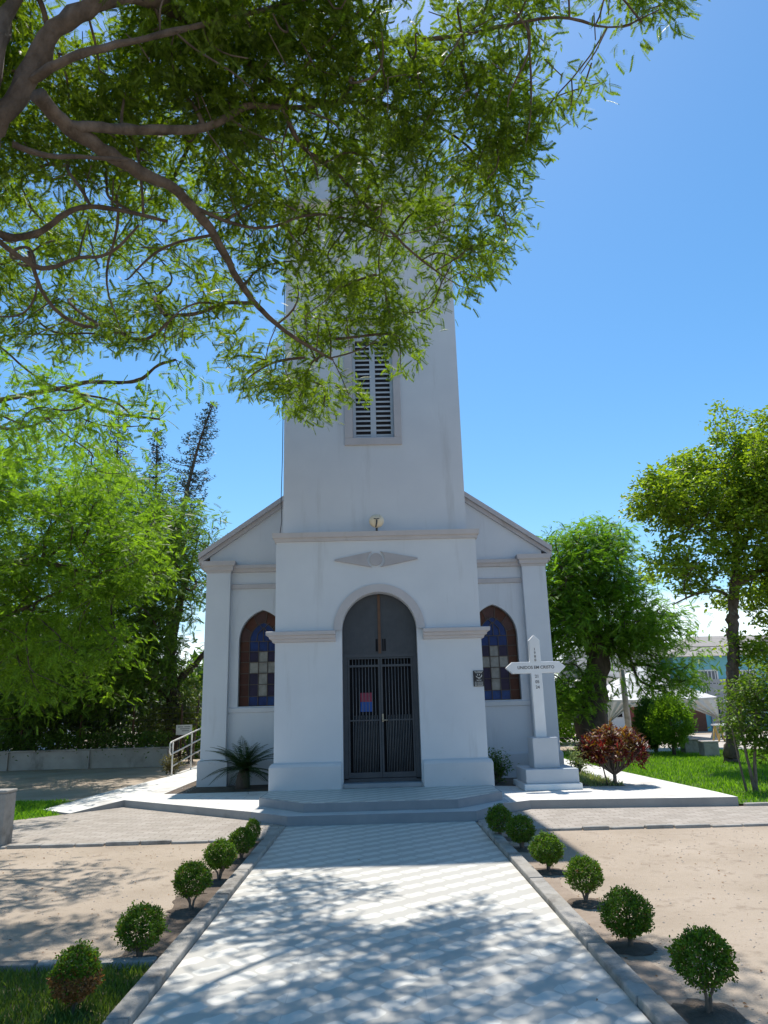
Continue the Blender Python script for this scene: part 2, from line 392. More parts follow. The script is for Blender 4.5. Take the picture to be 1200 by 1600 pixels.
# brick paved strips either side of the path, in front of the terraces, with ragged kerb stones
b = MB(); b.slab([(-6.4, 10.36), (-1.48, 10.36), (-1.335, 11.0), (-1.345, 11.42), (-1.9, 12.0), (-4.58, 14.2), (-5.26, 13.46), (-6.4, 12.4)], .022, -.05)
tag(b.build('pavement', paver_m), kind='structure')
b = MB(); b.slab([(1.51, 10.55), (9.5, 10.25), (9.5, 11.75), (5.62, 12.08), (2.4, 12.45), (1.42, 11.42), (1.372, 11.0)], .022, -.05)
tag(b.build('pavement', paver_m), kind='structure')
def ragged(name, x0, x1, ya, yb, seed):
    r = random.Random(seed); k = MB(); x = x0
    while x < x1:
        L = r.uniform(.32, .5); f = (x - x0) / (x1 - x0); y = ya + (yb - ya) * f + r.uniform(-.012, .012)
        k.box(x, min(x + L, x1) - r.uniform(.006, .02), y - .05, y + .045, -.05, .036 + r.uniform(-.012, .012)); x += L
    tag(k.build(name, concrete_m, bevel=.014), kind='structure')
ragged('kerb', -6.4, -1.49, 10.30, 10.33, 3); ragged('kerb', 1.52, 9.5, 10.52, 10.2, 4)

# terraces
TZ = .14
b = MB(); b.slab([(-1.30, 11.9), (-1.82, 12.0), (-4.59, 14.26), (-5.25, 13.50), (-5.98, 14.12), (-5.6, 16.4), (-5.25, 19.3), (-5.5, 26.0), (-4.25, 26.0), (-4.12, 15.1), (-1.98, 15.1), (-1.3, 14.0)][::-1][::-1],
                [TZ, TZ, TZ, .03, .03, .10, .12, .12, TZ, TZ, TZ, TZ], -.05)
b.m[2:] = [1] * (len(b.m) - 2)
tag(b.build('terrace', [terrace_m, riser_m]), kind='structure')
b = MB(); b.slab([(1.4, 11.95), (2.42, 12.58), (5.60, 12.26), (5.60, 12.9), (5.42, 16.6), (5.2, 21), (5.2, 27), (4.45, 27), (4.5, 15.2), (2.1, 14.9), (1.4, 14)], TZ, -.05)
b.m[2:] = [1] * (len(b.m) - 2)
tag(b.build('terrace', [terrace_m, riser_m]), kind='structure')
b = MB(); b.slab([(1.95, 13.95), (5.62, 13.95), (5.62, 13.96), (1.95, 13.96)], .02, -.05)
sheet('planting_bed', [(-4.1, 15.12), (-1.9, 15.12), (-1.9, 16.5), (-4.1, 16.5)], TZ + .004, soil_m)
sheet('planting_bed', [(2.0, 14.95), (4.5, 14.25), (4.5, 26), (3.8, 26), (3.8, 16.5), (2.0, 16.5)], TZ + .004, soil_m)
b = MB(); b.box(-4.1, -3.75, 16.5, 26, .0, TZ + .006); tag(b.build('planting_bed', soil_m), kind='structure')

# steps in front of the portico, corners cut off
b = MB(); b.slab([(-1.32, 11.42), (1.40, 11.42), (2.05, 12.45), (2.05, 13.75), (-1.95, 13.75), (-1.95, 12.05)], .147, -.05)
b.m[0] = 1; tag(b.build('lower_step', [step_m, tread_m]), kind='structure')
b = MB(); b.slab([(-1.12, 11.76), (1.18, 11.76), (1.98, 12.62), (1.99, 13.9), (-1.9, 13.9), (-1.93, 12.72)], .274, .1)
tag(b.build('upper_step', step_m, bevel=.006), kind='structure')
b = MB(); b.slab([(-1.10, 11.78), (1.16, 11.78), (1.95, 12.63), (1.96, 13.9), (-1.87, 13.9), (-1.90, 12.73)], .281, .27)
tag(b.build('landing', tile_m), kind='structure')

# lawns
def lawn(name, pts, z, m): return sheet(name, pts, z, m)
RL = [(5.62, 12.3), (14, 11.95), (16, 24), (10.5, 25.6), (8.6, 24.6), (5.6, 27), (5.22, 21), (5.44, 16.6)]
lawn('lawn', RL, .03, turf_m)
b = MB(); b.box(5.64, 14, 12.10, 12.2, -.05, .06); tag(b.build('kerb', concrete_m, bevel=.01), kind='structure')
lawn('lawn', [(-9, 11.9), (-6.35, 12.2), (-5.28, 13.4), (-5.95, 14.1), (-6.0, 15.7), (-9.5, 15.9)], .012, turf_m)
lawn('lawn', [(-9, -2), (-1.49, -2), (-1.49, 5.45), (-9, 5.45)], .006, turf_thin_m)
ys_ = np.linspace(5.62, 10.9, 60); sheet('planting_ground', [(-1.49, 10.9), (-1.49, 5.62)][::-1][::-1] + [(-1.80 - .16 * noise.noise(Vector((0, y * 1.7, 5))) - .07 * noise.noise(Vector((3, y * 6, 5))), float(y)) for y in ys_], .006, soil_m)
ys_ = np.linspace(4.0, 10.6, 70); sheet('planting_ground', [(1.52, 4.0)] + [(1.70 + .12 * noise.noise(Vector((0, y * 1.7, 9))) + .05 * noise.noise(Vector((3, y * 6, 9))), float(y)) for y in ys_] + [(1.52, 10.6)], .005, damp_m)
sheet('street', [(8, 25.9), (60, 22), (60, 36), (6, 38)], .008, mottled('sandy_street', (.42, .37, .32), (.5, .45, .4), 1.2, .95, .4, 40))

def grass(name, pts, n, h, m, seed, wid=.006, z=.0):
    r = np.random.default_rng(seed); poly = np.array(pts); lo, hi = poly.min(0), poly.max(0)
    q = r.uniform(lo, hi, (n * 2, 2)); ins = np.zeros(len(q), bool); j = len(poly) - 1
    for i in range(len(poly)):
        a, c = poly[i], poly[j]
        cond = ((a[1] > q[:, 1]) != (c[1] > q[:, 1])) & (q[:, 0] < (c[0] - a[0]) * (q[:, 1] - a[1]) / (c[1] - a[1] + 1e-12) + a[0])
        ins ^= cond; j = i
    q = q[ins][:n]; k = len(q)
    den = np.array([noise.noise(Vector((x * 1.3, y * 1.3, seed))) for x, y in q]); hh = h * r.uniform(.5, 1.2, k) * (1 + .5 * den)
    a = r.uniform(0, 2 * math.pi, k); t = np.stack([np.cos(a), np.sin(a), np.zeros(k)], 1)
    lean = np.stack([np.cos(a * 3), np.sin(a * 3), np.zeros(k)], 1) * (hh * r.uniform(.1, .8, k))[:, None]
    p = np.concatenate([q, np.full((k, 1), z)], 1); up = np.array([0, 0, 1.]) * hh[:, None]
    V = np.stack([p - t * wid, p + t * wid, p + lean * .45 + up * .6 + t * wid * .7, p + lean + up], 1).reshape(-1, 3)
    F = np.arange(k * 4).reshape(-1, 4)
    return tag(np_mesh(name, V, F, m), kind='stuff')
tag(grass('lawn_grass', RL, 60000, .075, grass_m, 3, .008, .03), 'bright green mown grass on the lawn right of the church', 'grass')
tag(grass('verge_grass', [(-9, 11.95), (-6.4, 12.25), (-5.35, 13.35), (-6.0, 14.1), (-6.1, 15.6), (-9.5, 15.8)], 14000, .06, grass_m, 5, .008, .012), 'green grass beside the foot of the left ramp', 'grass')
tag(grass('rough_grass', [(-4.2, 3.0), (-1.49, 3.0), (-1.49, 5.42), (-4.2, 5.42)], 30000, .055, drygrass_m, 7, .004, .006), 'patchy green and straw grass in the near left corner', 'grass')
tag(grass('weeds', [(3.85, 14.3), (4.48, 14.2), (4.48, 22), (3.85, 22)], 2500, .09, leaf_pale, 9, .01, TZ), 'thin weeds in the bed beside the right walkway', 'weeds')

# litter and pebbles on the dirt
def litter(name, rects, n, s0, s1, m, seed, label, cat):
    r = np.random.default_rng(seed); pos = []
    for (x0, x1, y0, y1), f in rects:
        k = int(n * f); pos.append(np.stack([r.uniform(x0, x1, k), r.uniform(y0, y1, k), r.uniform(.004, .012, k)], 1))
    pos = np.concatenate(pos); k = len(pos); a = r.uniform(0, 2 * math.pi, k)
    ax = np.stack([np.cos(a), np.sin(a), r.uniform(-.15, .15, k)], 1); nm = np.stack([r.normal(0, .25, k), r.normal(0, .25, k), np.ones(k)], 1)
    V, F = stamp(*LEAF_SIMPLE, pos, ax, nm, r.uniform(s0, s1, k)); tag(np_mesh(name, V, F, m), label, cat, kind='stuff')
litter('fallen_leaves', [((1.6, 6, 3.5, 10.2), .5), ((-5, -1.7, 5.6, 10.2), .4), ((-1.3, 1.35, 3, 9), .06), ((1.52, 2.0, 4, 10.5), .15)], 900, .012, .035, leaf_dry, 21, 'small dry leaves scattered over the bare dirt', 'leaves')
def pebbles():
    r = np.random.default_rng(5); ico = np.array([(1, 0, 0), (-1, 0, 0), (0, 1, 0), (0, -1, 0), (0, 0, .7), (0, 0, -.7)], float)
    tf = np.array([(0, 2, 4), (2, 1, 4), (1, 3, 4), (3, 0, 4), (2, 0, 5), (1, 2, 5), (3, 1, 5), (0, 3, 5)])
    k = 1600; pos = np.stack([np.where(r.random(k) < .6, r.uniform(1.55, 6.5, k), r.uniform(-5.5, -1.6, k)), r.uniform(3.5, 10.2, k), np.full(k, .002)], 1)
    pos = np.concatenate([pos, np.stack([r.uniform(-4.1, -3.7, 260), r.uniform(15.1, 16.4, 260), np.full(260, TZ + .01)], 1)]); k = len(pos)
    a = r.uniform(0, 6.28, k); V, F = stamp(ico, tf, pos, np.stack([np.cos(a), np.sin(a), a * 0], 1), np.tile([0, 0, 1.], (k, 1)), r.uniform(.003, .011, k))
    tag(np_mesh('pebbles', V, F, mottled('pebble_stone', (.3, .25, .2), (.5, .45, .4), 30, .9, 0)), 'small pebbles and clods on the bare dirt', 'pebbles', kind='stuff')
pebbles()

# ------------------------------------------------------------------ church
CX = .05
church = empty('church', (CX, 13.7, 0), 'pale blue-grey church with a square louvred bell tower and arched door', 'church')
def part(mb, name, m, parent=church, bevel=0): return mb.build(name, m, parent, bevel)
YF = 13.70; ZF = .281                                       # portico face, landing level
DX, DR, DS = .075, .69, 3.02                                # door axis, half width, springing
DX0, DX1 = DX - DR, DX + DR
def arch_pts(cx, r, zs, n=28): return [(cx + r * math.cos(math.pi - math.pi * i / n), zs + r * math.sin(math.pi * i / n)) for i in range(n + 1)]
PX0, PX1 = CX - 1.885, CX + 1.89
# portico: front wall with an arched opening, reveal, side walls, top slab
b = MB(); T = .32
def front_wall(b, x0, x1, z0, z1, arch, y0, y1):
    for y in (y0, y1):
        b.add([(x0, y, z0), (arch[0][0], y, z0), (arch[0][0], y, z1), (x0, y, z1)], [(0, 1, 2, 3)])
        b.add([(arch[-1][0], y, z0), (x1, y, z0), (x1, y, z1), (arch[-1][0], y, z1)], [(0, 1, 2, 3)])
        for (ax, az), (bx, bz) in zip(arch, arch[1:]): b.add([(ax, y, az), (bx, y, bz), (bx, y, z1), (ax, y, z1)], [(0, 1, 2, 3)])
    rv = [(arch[0][0], z0)] + list(arch) + [(arch[-1][0], z0)]
    for (ax, az), (bx, bz) in zip(rv, rv[1:]): b.add([(ax, y0, az), (bx, y0, bz), (bx, y1, bz), (ax, y1, az)], [(0, 1, 2, 3)])
    ed = [(x0, z0), (x0, z1), (x1, z1), (x1, z0)]
    for (ax, az), (bx, bz) in zip(ed, ed[1:]): b.add([(ax, y0, az), (bx, y0, bz), (bx, y1, bz), (ax, y1, az)], [(0, 1, 2, 3)])
    # merge by the normals pass
front_wall(b, PX0, PX1, ZF - .02, 4.80, arch_pts(DX, DR, DS), YF, YF + T)
b.box(PX0, PX0 + .3, YF + T + .001, 16.4, .1, 4.80); b.box(PX1 - .3, PX1, YF + T + .001, 16.4, .1, 4.80)
part(b, 'portico_wall', wall_m)
b = MB(); b.box(PX0 + .02, PX1 - .02, YF + .02, 16.4, 4.802, 4.83); part(b, 'portico_roof', trim_m)
# plinth of the portico, either side of the door
pro = [(0, .1), (.075, .1), (.075, .66), (.05, .705), (0, .735)]
for run in ([(PX0, 16.2), (PX0, YF), (DX0 - .03, YF)], [(DX1 + .03, YF), (PX1, YF), (PX1, 16.2)]):
    b = MB(); b.sweep(run, pro); part(b, 'plinth', plinth_m)
# string cornice at springing height, stopping at the arch band
pro = [(0, 2.82), (.045, 2.825), (.055, 2.87), (.095, 2.885), (.105, 2.93), (.15, 2.945), (.155, 3.005), (.14, 3.015), (0, 3.03)]
for run in ([(PX0, 15.9), (PX0, YF), (DX - .80, YF)], [(DX + .80, YF), (PX1, YF), (PX1, 15.9)]):
    b = MB(); b.sweep(run, pro); part(b, 'string_cornice', trim_m)
pro = [(0, 4.70), (.03, 4.70), (.035, 4.76), (.065, 4.775), (.075, 4.865), (0, 4.872)]
b = MB(); b.sweep([(PX0, 16.3), (PX0, YF), (PX1, YF), (PX1, 16.3)], pro); part(b, 'top_cornice', trim_m)
# moulded band round the door arch
b = MB(); ao, ai = arch_pts(DX, .84, DS, 36), arch_pts(DX, .692, DS, 36)
y0, y1 = YF - .03, YF + .01
for k_, (a0, a1, c0, c1) in enumerate(zip(ao, ao[1:], ai, ai[1:])):
    b.add([(a0[0], y0, a0[1]), (a1[0], y0, a1[1]), (c1[0], y0, c1[1]), (c0[0], y0, c0[1])], [(0, 1, 2, 3)])
    b.add([(a0[0], y0, a0[1]), (a1[0], y0, a1[1]), (a1[0], y1, a1[1]), (a0[0], y1, a0[1])], [(0, 1, 2, 3)])
    b.add([(c0[0], y0, c0[1]), (c1[0], y0, c1[1]), (c1[0], y1, c1[1]), (c0[0], y1, c0[1])], [(0, 1, 2, 3)])
part(b, 'arch_band', trim_m)
# flat relief ornament: a disc between two pointed wings
b = MB(); oy0, oy1 = YF - .032, YF + .01; oz = 4.33; ox = .045
n = 40; b.prism([(ox + .118 * math.cos(2 * math.pi * i / n), oz + .118 * math.sin(2 * math.pi * i / n)) for i in range(n)][::-1], oy0, oy1)
for sgn in (-1, 1):
    arc = [(ox + sgn * .168 * math.cos(a), oz + .168 * math.sin(a)) for a in np.linspace(-1.08, 1.08, 14)]
    b.prism([(ox + sgn * .125, oz - .148)] * 0 + arc + [(ox + sgn * .78, oz + .012), (ox + sgn * .78, oz - .012)], oy0, oy1)
part(b, 'relief_ornament', mottled('relief_paint', (.34, .325, .335), (.40, .385, .39), 3, .75, .1, 60))

# the gate: iron frame, boarded tympanum, two barred leaves, near-black doors that stand for the dark interior behind
YD = YF + .24
door = MB()
af = arch_pts(DX, DR - .002, DS, 28)
door.prism([(DX0 + .004, 2.60)] + [(x_, z_) for x_, z_ in af] + [(DX1 - .004, 2.60)], YD, YD + .02)
for i in range(26):                                          # vertical ribs of the boarding
    xx = DX0 + .03 + i * (2 * DR - .06) / 25; h = DS + math.sqrt(max(0, DR * DR - (xx - DX) ** 2)) - .012
    if abs(xx - DX) > .06: door.box(xx - .004, xx + .004, YD - .006, YD + .001, 2.62, h)
door = part(door, 'door', iron_m)
b = MB()
b.box(DX0 + .003, DX0 + .085, YD - .02, YD + .03, .40, 2.60); b.box(DX1 - .085, DX1 - .003, YD - .02, YD + .03, .40, 2.60)
b.box(DX0 + .003, DX1 - .003, YD - .022, YD + .03, 2.535, 2.60)
b.box(DX0 + .003, DX1 - .003, YD - .02, YD + .05, .36, .42)
part(b, 'door_frame', iron_m, door)
b = MB(); b.box(DX - .026, DX + .026, YD - .03, YD - .001, 2.6, DS + DR - .02); part(b, 'cover_strip', rust_m, door)
b = MB(); b.box(DX - .075, DX - .035, YD - .004, YD - .001, 2.64, 2.87); b.box(DX + .05, DX + .115, YD - .0045, YD - .001, 2.645, 2.87); part(b, 'peep_slot', dark_m, door)
for sgn in (-1, 1):
    b = MB(); xa, xb = (DX0 + .09, DX - .004) if sgn < 0 else (DX + .004, DX1 - .09)
    b.box(xa, xa + .035, YD - .015, YD + .02, .43, 2.53); b.box(xb - .035, xb, YD - .0155, YD + .02, .43, 2.53)
    b.box(xa + .035, xb - .035, YD - .014, YD + .02, .43, .52); b.box(xa + .035, xb - .035, YD - .014, YD + .02, 2.36, 2.40); b.box(xa + .035, xb - .035, YD - .014, YD + .02, 2.505, 2.53)
    b.box(xa + .035, xb - .035, YD - .004, YD + .01, 1.40, 1.425)
    nb = 8
    for i in range(nb):
        xx = xa + .035 + (i + 1) * (xb - xa - .07) / (nb + 1); b.tube([(xx, YD + .003, .5), (xx, YD + .003, 2.52)], .0062, 6, mi=1)
        b.tube([(xx + .03, YD + .003, .5), (xx + .03, YD + .003, 1.50)], .0045, 5, mi=1)
    part(b, 'gate_leaf', [iron_m, bar_m], door)
b = MB(); b.box(DX + .016, DX + .044, YD - .028, YD - .015, 1.38, 1.52); b.tube([(DX + .03, YD - .03, 1.41), (DX + .03, YD - .065, 1.41), (DX + .11, YD - .068, 1.41)], .009, 8)
part(b, 'handle', brass_m, door)
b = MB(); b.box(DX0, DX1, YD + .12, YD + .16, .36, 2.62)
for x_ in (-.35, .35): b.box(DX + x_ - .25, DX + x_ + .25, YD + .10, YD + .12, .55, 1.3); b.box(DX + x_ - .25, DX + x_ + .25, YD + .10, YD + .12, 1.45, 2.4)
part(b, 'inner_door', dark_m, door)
b = MB(); b.box(-.30, -.085, YD + .085, YD + .095, 1.74, 1.90, 0); b.box(-.30, -.085, YD + .0851, YD + .095, 1.565, 1.7395, 1)
part(b, 'poster', [mottled('poster_red', (.26, .035, .07), (.3, .045, .08), 3, .6, 0), mottled('poster_blue', (.02, .08, .33), (.03, .1, .37), 3, .6, 0)], door)
b = MB(); b.box(DX0 + .002, DX1 - .002, YF - .03, YD + .16, ZF + .001, .358); part(b, 'threshold', step_m, bevel=.01)

# tower
YT = 13.95; TX0, TX1 = .035 - 1.775, .035 + 1.775; TD = 3.55
LW = (-.36, .47, 6.86, 9.12)                                 # louvre opening
b = MB()
x0, x1, z0, z1 = LW; zt = 12.35
for (xa, xb, za, zb) in ((TX0, x0, 4.6, zt), (x1, TX1, 4.6, zt), (x0, x1, 4.6, z0), (x0, x1, 9.42, zt)):
    b.add([(xa, YT, za), (xb, YT, za), (xb, YT, zb), (xa, YT, zb)], [(0, 1, 2, 3)])
rr = [(x0, z0), (x1, z0), (x1, 9.42), (x0, 9.42)]
for i in range(4): a_, c_ = rr[i], rr[(i + 1) % 4]; b.add([(a_[0], YT, a_[1]), (c_[0], YT, c_[1]), (c_[0], YT + .16, c_[1]), (a_[0], YT + .16, a_[1])], [(0, 1, 2, 3)])
b.add([(x0, YT + .16, z0), (x1, YT + .16, z0), (x1, YT + .16, 9.42), (x0, YT + .16, 9.42)], [(0, 1, 2, 3)])
b.add([(TX0, YT, 4.6), (TX0, YT + TD, 4.6), (TX0, YT + TD, zt), (TX0, YT, zt)], [(0, 1, 2, 3)])
b.add([(TX1, YT, 4.6), (TX1, YT + TD, 4.6), (TX1, YT + TD, zt), (TX1, YT, zt)], [(0, 1, 2, 3)])
b.add([(TX0, YT + TD, 4.6), (TX1, YT + TD, 4.6), (TX1, YT + TD, zt), (TX0, YT + TD, zt)], [(0, 1, 2, 3)])
part(b, 'tower', wall_m)
b = MB(); b.sweep([(TX0, YT), (TX1, YT), (TX1, YT + TD), (TX0, YT + TD)], [(-.05, 12.1), (.03, 12.1), (.06, 12.2), (.13, 12.24), (.14, 12.36), (-.05, 12.42)], closed=True)
part(b, 'tower_cornice', trim_m)
c_ = ((TX0 + TX1) / 2, YT + TD / 2); b = MB()
b.add([(TX0 - .06, YT - .06, 12.4), (TX1 + .06, YT - .06, 12.4), (TX1 + .06, YT + TD + .06, 12.4), (TX0 - .06, YT + TD + .06, 12.4), (c_[0], c_[1], 16.9)], [(0, 1, 4), (1, 2, 4), (2, 3, 4), (3, 0, 4), (3, 2, 1, 0)])
part(b, 'spire', spire_m)
b = MB(); fw = .165
outer = [(x0 - fw, z0 - .155), (x1 + fw - .02, z0 - .155), (x1 + fw - .02, 9.55), (x0 - fw, 9.55)]
b.box(outer[0][0], outer[1][0], YT - .035, YT + .02, outer[0][1], z0); b.box(outer[0][0], x0, YT - .034, YT + .02, z0, 9.44); b.box(x1, outer[1][0], YT - .034, YT + .02, z0, 9.44); b.box(outer[0][0], outer[1][0], YT - .035, YT + .02, 9.44, 9.6)
part(b, 'window_surround', trim_m, bevel=.008)
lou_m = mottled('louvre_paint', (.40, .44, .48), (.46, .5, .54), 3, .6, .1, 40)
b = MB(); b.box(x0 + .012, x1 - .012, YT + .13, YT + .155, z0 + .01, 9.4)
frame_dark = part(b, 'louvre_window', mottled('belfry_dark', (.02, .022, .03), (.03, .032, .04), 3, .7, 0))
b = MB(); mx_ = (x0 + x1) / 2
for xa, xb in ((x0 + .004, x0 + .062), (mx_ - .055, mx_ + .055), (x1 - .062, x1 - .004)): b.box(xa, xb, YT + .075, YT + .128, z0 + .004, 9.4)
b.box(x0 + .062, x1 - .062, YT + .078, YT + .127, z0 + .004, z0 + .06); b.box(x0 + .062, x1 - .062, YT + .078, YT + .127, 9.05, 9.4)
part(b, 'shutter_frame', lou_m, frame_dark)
for xa, xb in ((x0 + .063, mx_ - .056), (mx_ + .056, x1 - .063)):
    b = MB()
    for i in range(20):
        zc = z0 + .10 + i * (9.03 - z0 - .1) / 20
        b.add([(xa, YT + .082, zc - .032), (xb, YT + .082, zc - .032), (xb, YT + .082, zc + .006), (xa, YT + .082, zc + .006), (xa, YT + .105, zc + .012), (xb, YT + .105, zc + .012), (xb, YT + .105, zc - .012), (xa, YT + .105, zc - .012)], [(0, 1, 2, 3), (3, 2, 5, 4), (4, 5, 6, 7), (7, 6, 1, 0)])
    part(b, 'shutter', lou_m, frame_dark)
# downlead down the left edge of the tower
b = MB(); b.tube([(TX0 - .02, YT + .03, 12), (TX0 - .025, YT + .02, 8), (TX0 - .03, YT + .02, 6.5), (TX0 - .05, YT + .04, 5.6), (TX0 - .03, YT + .02, 5.2), (TX0 - .07, YT + .05, 4.9)], .008, 5); part(b, 'cable', iron_m)

# nave
YN, YP = 16.45, 16.30; NX0, NX1 = CX - 3.74, CX + 3.76
EZ = 4.93
b = MB()
GA = .695
def gab(x): return EZ + .07 + GA * (3.95 - abs(x - CX))
def win_arc(cx, hw, z0_, zs, za, n=14):
    "pointed arch: springing zs, apex za; returns points left to right"
    H = za - zs; R = (hw * hw + H * H) / (2 * hw); out = []
    a1 = math.atan2(H, R - hw) if R > hw else math.pi / 2
    L = [(cx - hw + R - R * math.cos(a), zs + R * math.sin(a)) for a in np.linspace(0, a1, n)]
    return L + [(2 * cx - x, z) for x, z in L[::-1][1:]]
WINS = [(-2.48, .515), (2.62, .515)]; WZ0, WZS, WZA = 1.73, 3.12, 3.80
holes = sorted(WINS)
def nave_face(y):
    edges = [NX0]
    for cx_, hw in holes: edges += [cx_ - hw, cx_ + hw]
    edges.append(NX1)
    for i in range(0, len(edges), 2):
        xs = [edges[i]] + [v for v in (CX,) if edges[i] < v < edges[i + 1]] + [edges[i + 1]]
        for xa, xb in zip(xs, xs[1:]): b.add([(xa, y, 0), (xb, y, 0), (xb, y, gab(xb)), (xa, y, gab(xa))], [(0, 1, 2, 3)])
    for cx_, hw in holes:
        b.add([(cx_ - hw, y, 0), (cx_ + hw, y, 0), (cx_ + hw, y, WZ0), (cx_ - hw, y, WZ0)], [(0, 1, 2, 3)])
        ar = win_arc(cx_, hw, WZ0, WZS, WZA)
        for (ax, az), (bx, bz) in zip(ar, ar[1:]): b.add([(ax, y, az), (bx, y, bz), (bx, y, gab(bx)), (ax, y, gab(ax))], [(0, 1, 2, 3)])
        rv = [(cx_ - hw, WZ0)] + ar + [(cx_ + hw, WZ0)]
        rv.append(rv[0])
        for (ax, az), (bx, bz) in zip(rv, rv[1:]): b.add([(ax, y, az), (bx, y, bz), (bx, y + .2, bz), (ax, y + .2, az)], [(0, 1, 2, 3)])
nave_face(YN)
b.box(NX0, NX0 + .25, YN + .2, 33, 0, EZ); b.box(NX1 - .25, NX1, YN + .2, 33, 0, EZ); b.box(NX0 + .25, NX1 - .25, 32.8, 33, 0, EZ)
part(b, 'nave_wall', wall_m)
for xa, xb in ((NX0 - .03, NX0 + .50), (NX1 - .50, NX1 + .03)):
    b = MB(); b.box(xa, xb, YP, YN + .32, 0, 4.72); pl = part(b, 'pilaster', wall_m, bevel=.01)
    ring = [(xa, YN + .32), (xa, YP), (xb, YP), (xb, YN + .32)]
    b = MB(); b.sweep(ring, [(-.02, 4.62), (.015, 4.62), (.02, 4.66), (.05, 4.68), (.06, 4.75), (.10, 4.78), (.11, 4.875), (-.02, 4.885)]); b.box(xa, xb, YP, YN + .3, 4.86, 4.88)
    part(b, 'capital', trim_m, pl)
    b = MB(); b.sweep(ring, [(-.02, 0), (.045, 0), (.045, .62), (.03, .66), (-.02, .68)]); part(b, 'base', plinth_m, pl)
# side buttresses with little caps, set back along the flanks
for side in (-1, 1):
    for yb in (17.6, 21.0, 24.4, 27.8):
        xa, xb = (NX0 - .09, NX0 + .01) if side < 0 else (NX1 - .01, NX1 + .09)
        b = MB(); b.box(xa, xb, yb, yb + .45, 0, 3.95); b.box(xa - .03, xb + .03, yb - .03, yb + .48, 3.95, 4.05); b.box(xa - .025, xb + .025, yb - .025, yb + .475, 0, .64)
        part(b, 'buttress', wall_m, bevel=.01)
# horizontal mouldings across the nave front, either side of the portico
for xa, xb in ((NX0 + .5, PX0), (PX1, NX1 - .5)):
    for prof, nm_ in (([(-.02, 4.64), (.05, 4.65), (.07, 4.70), (.11, 4.73), (.115, 4.80), (-.02, 4.83)], 'cornice_band'), ([(-.02, 4.27), (.035, 4.275), (.045, 4.37), (-.02, 4.39)], 'string_course'), ([(-.02, 1.60), (.03, 1.61), (.05, 1.70), (-.02, 1.715)], 'window_sill_band')):
        b = MB(); b.sweep([(xa, YN), (xb, YN)], prof); part(b, nm_, trim_m if nm_ != 'window_sill_band' else wall_m)
    b = MB(); b.sweep([(xa, YN), (xb, YN)], [(-.02, 0), (.03, 0), (.03, .62), (-.02, .66)]); part(b, 'base_course', plinth_m)
# raking cornice and roof
for side in (-1, 1):
    b = MB(); xe = CX + side * 3.98
    ze = gab(xe); za = gab(CX)
    for (d0, d1, ya, yb) in ((-.02, .10, YN - .13, YN + .25), (-.13, -.022, YN - .06, YN + .1)):
        b.add([(xe, ya, ze + d0), (CX, ya, za + d0), (CX, ya, za + d1), (xe, ya, ze + d1), (xe, yb, ze + d0), (CX, yb, za + d0), (CX, yb, za + d1), (xe, yb, ze + d1)],
              [(0, 1, 2, 3), (7, 6, 5, 4), (0, 4, 5, 1), (3, 2, 6, 7), (0, 3, 7, 4), (1, 5, 6, 2)])
    part(b, 'gable_coping', trim_m)
    b = MB(); xr = CX + side * 4.02; zr = gab(xr)
    b.add([(xr, YN + .26, zr), (CX, YN + .26, za), (CX, YN + .26, za + .06), (xr, YN + .26, zr + .06), (xr, 33.2, zr), (CX, 33.2, za), (CX, 33.2, za + .06), (xr, 33.2, zr + .06)],
          [(0, 1, 2, 3), (7, 6, 5, 4), (0, 4, 5, 1), (3, 2, 6, 7), (0, 3, 7, 4), (1, 5, 6, 2)])
    part(b, 'roof', roof_m)
    b = MB(); b.box(min(xr - side * .16, xr), max(xr - side * .16, xr), YN + .28, 33, zr - .13, zr - .003); part(b, 'eaves', trim_m)

# stained glass windows
GC = [('ruby', (.055, .013, .006)), ('amber', (.075, .022, .009)), ('cobalt', (.006, .026, .115)), ('violet', (.018, .013, .04)), ('frosted', (.24, .235, .21)), ('azure', (.012, .05, .17)), ('rose', (.07, .032, .027))]
glass_ms = []
for n_, c in GC:
    m, t, out = new_mat(n_ + '_glass'); p = t.nodes.new('ShaderNodeBsdfPrincipled')
    lo = tuple(v * .75 for v in c); hi = tuple(v * 1.25 for v in c)
    t.links.new(ramp(t, [(.3, lo), (.7, hi)], noise_tex(t, 7, 4)), p.inputs['Base Color']); p.inputs['Roughness'].default_value = .35; p.inputs['Specular IOR Level'].default_value = .18
    t.links.new(bump(t, noise_tex(t, 30, 3), .25, .01), p.inputs['Normal']); t.links.new(p.outputs[0], out.inputs[0]); glass_ms.append(m)
lead_m = mottled('window_lead', (.06, .048, .04), (.09, .07, .055), 8, .6, .1, 60)
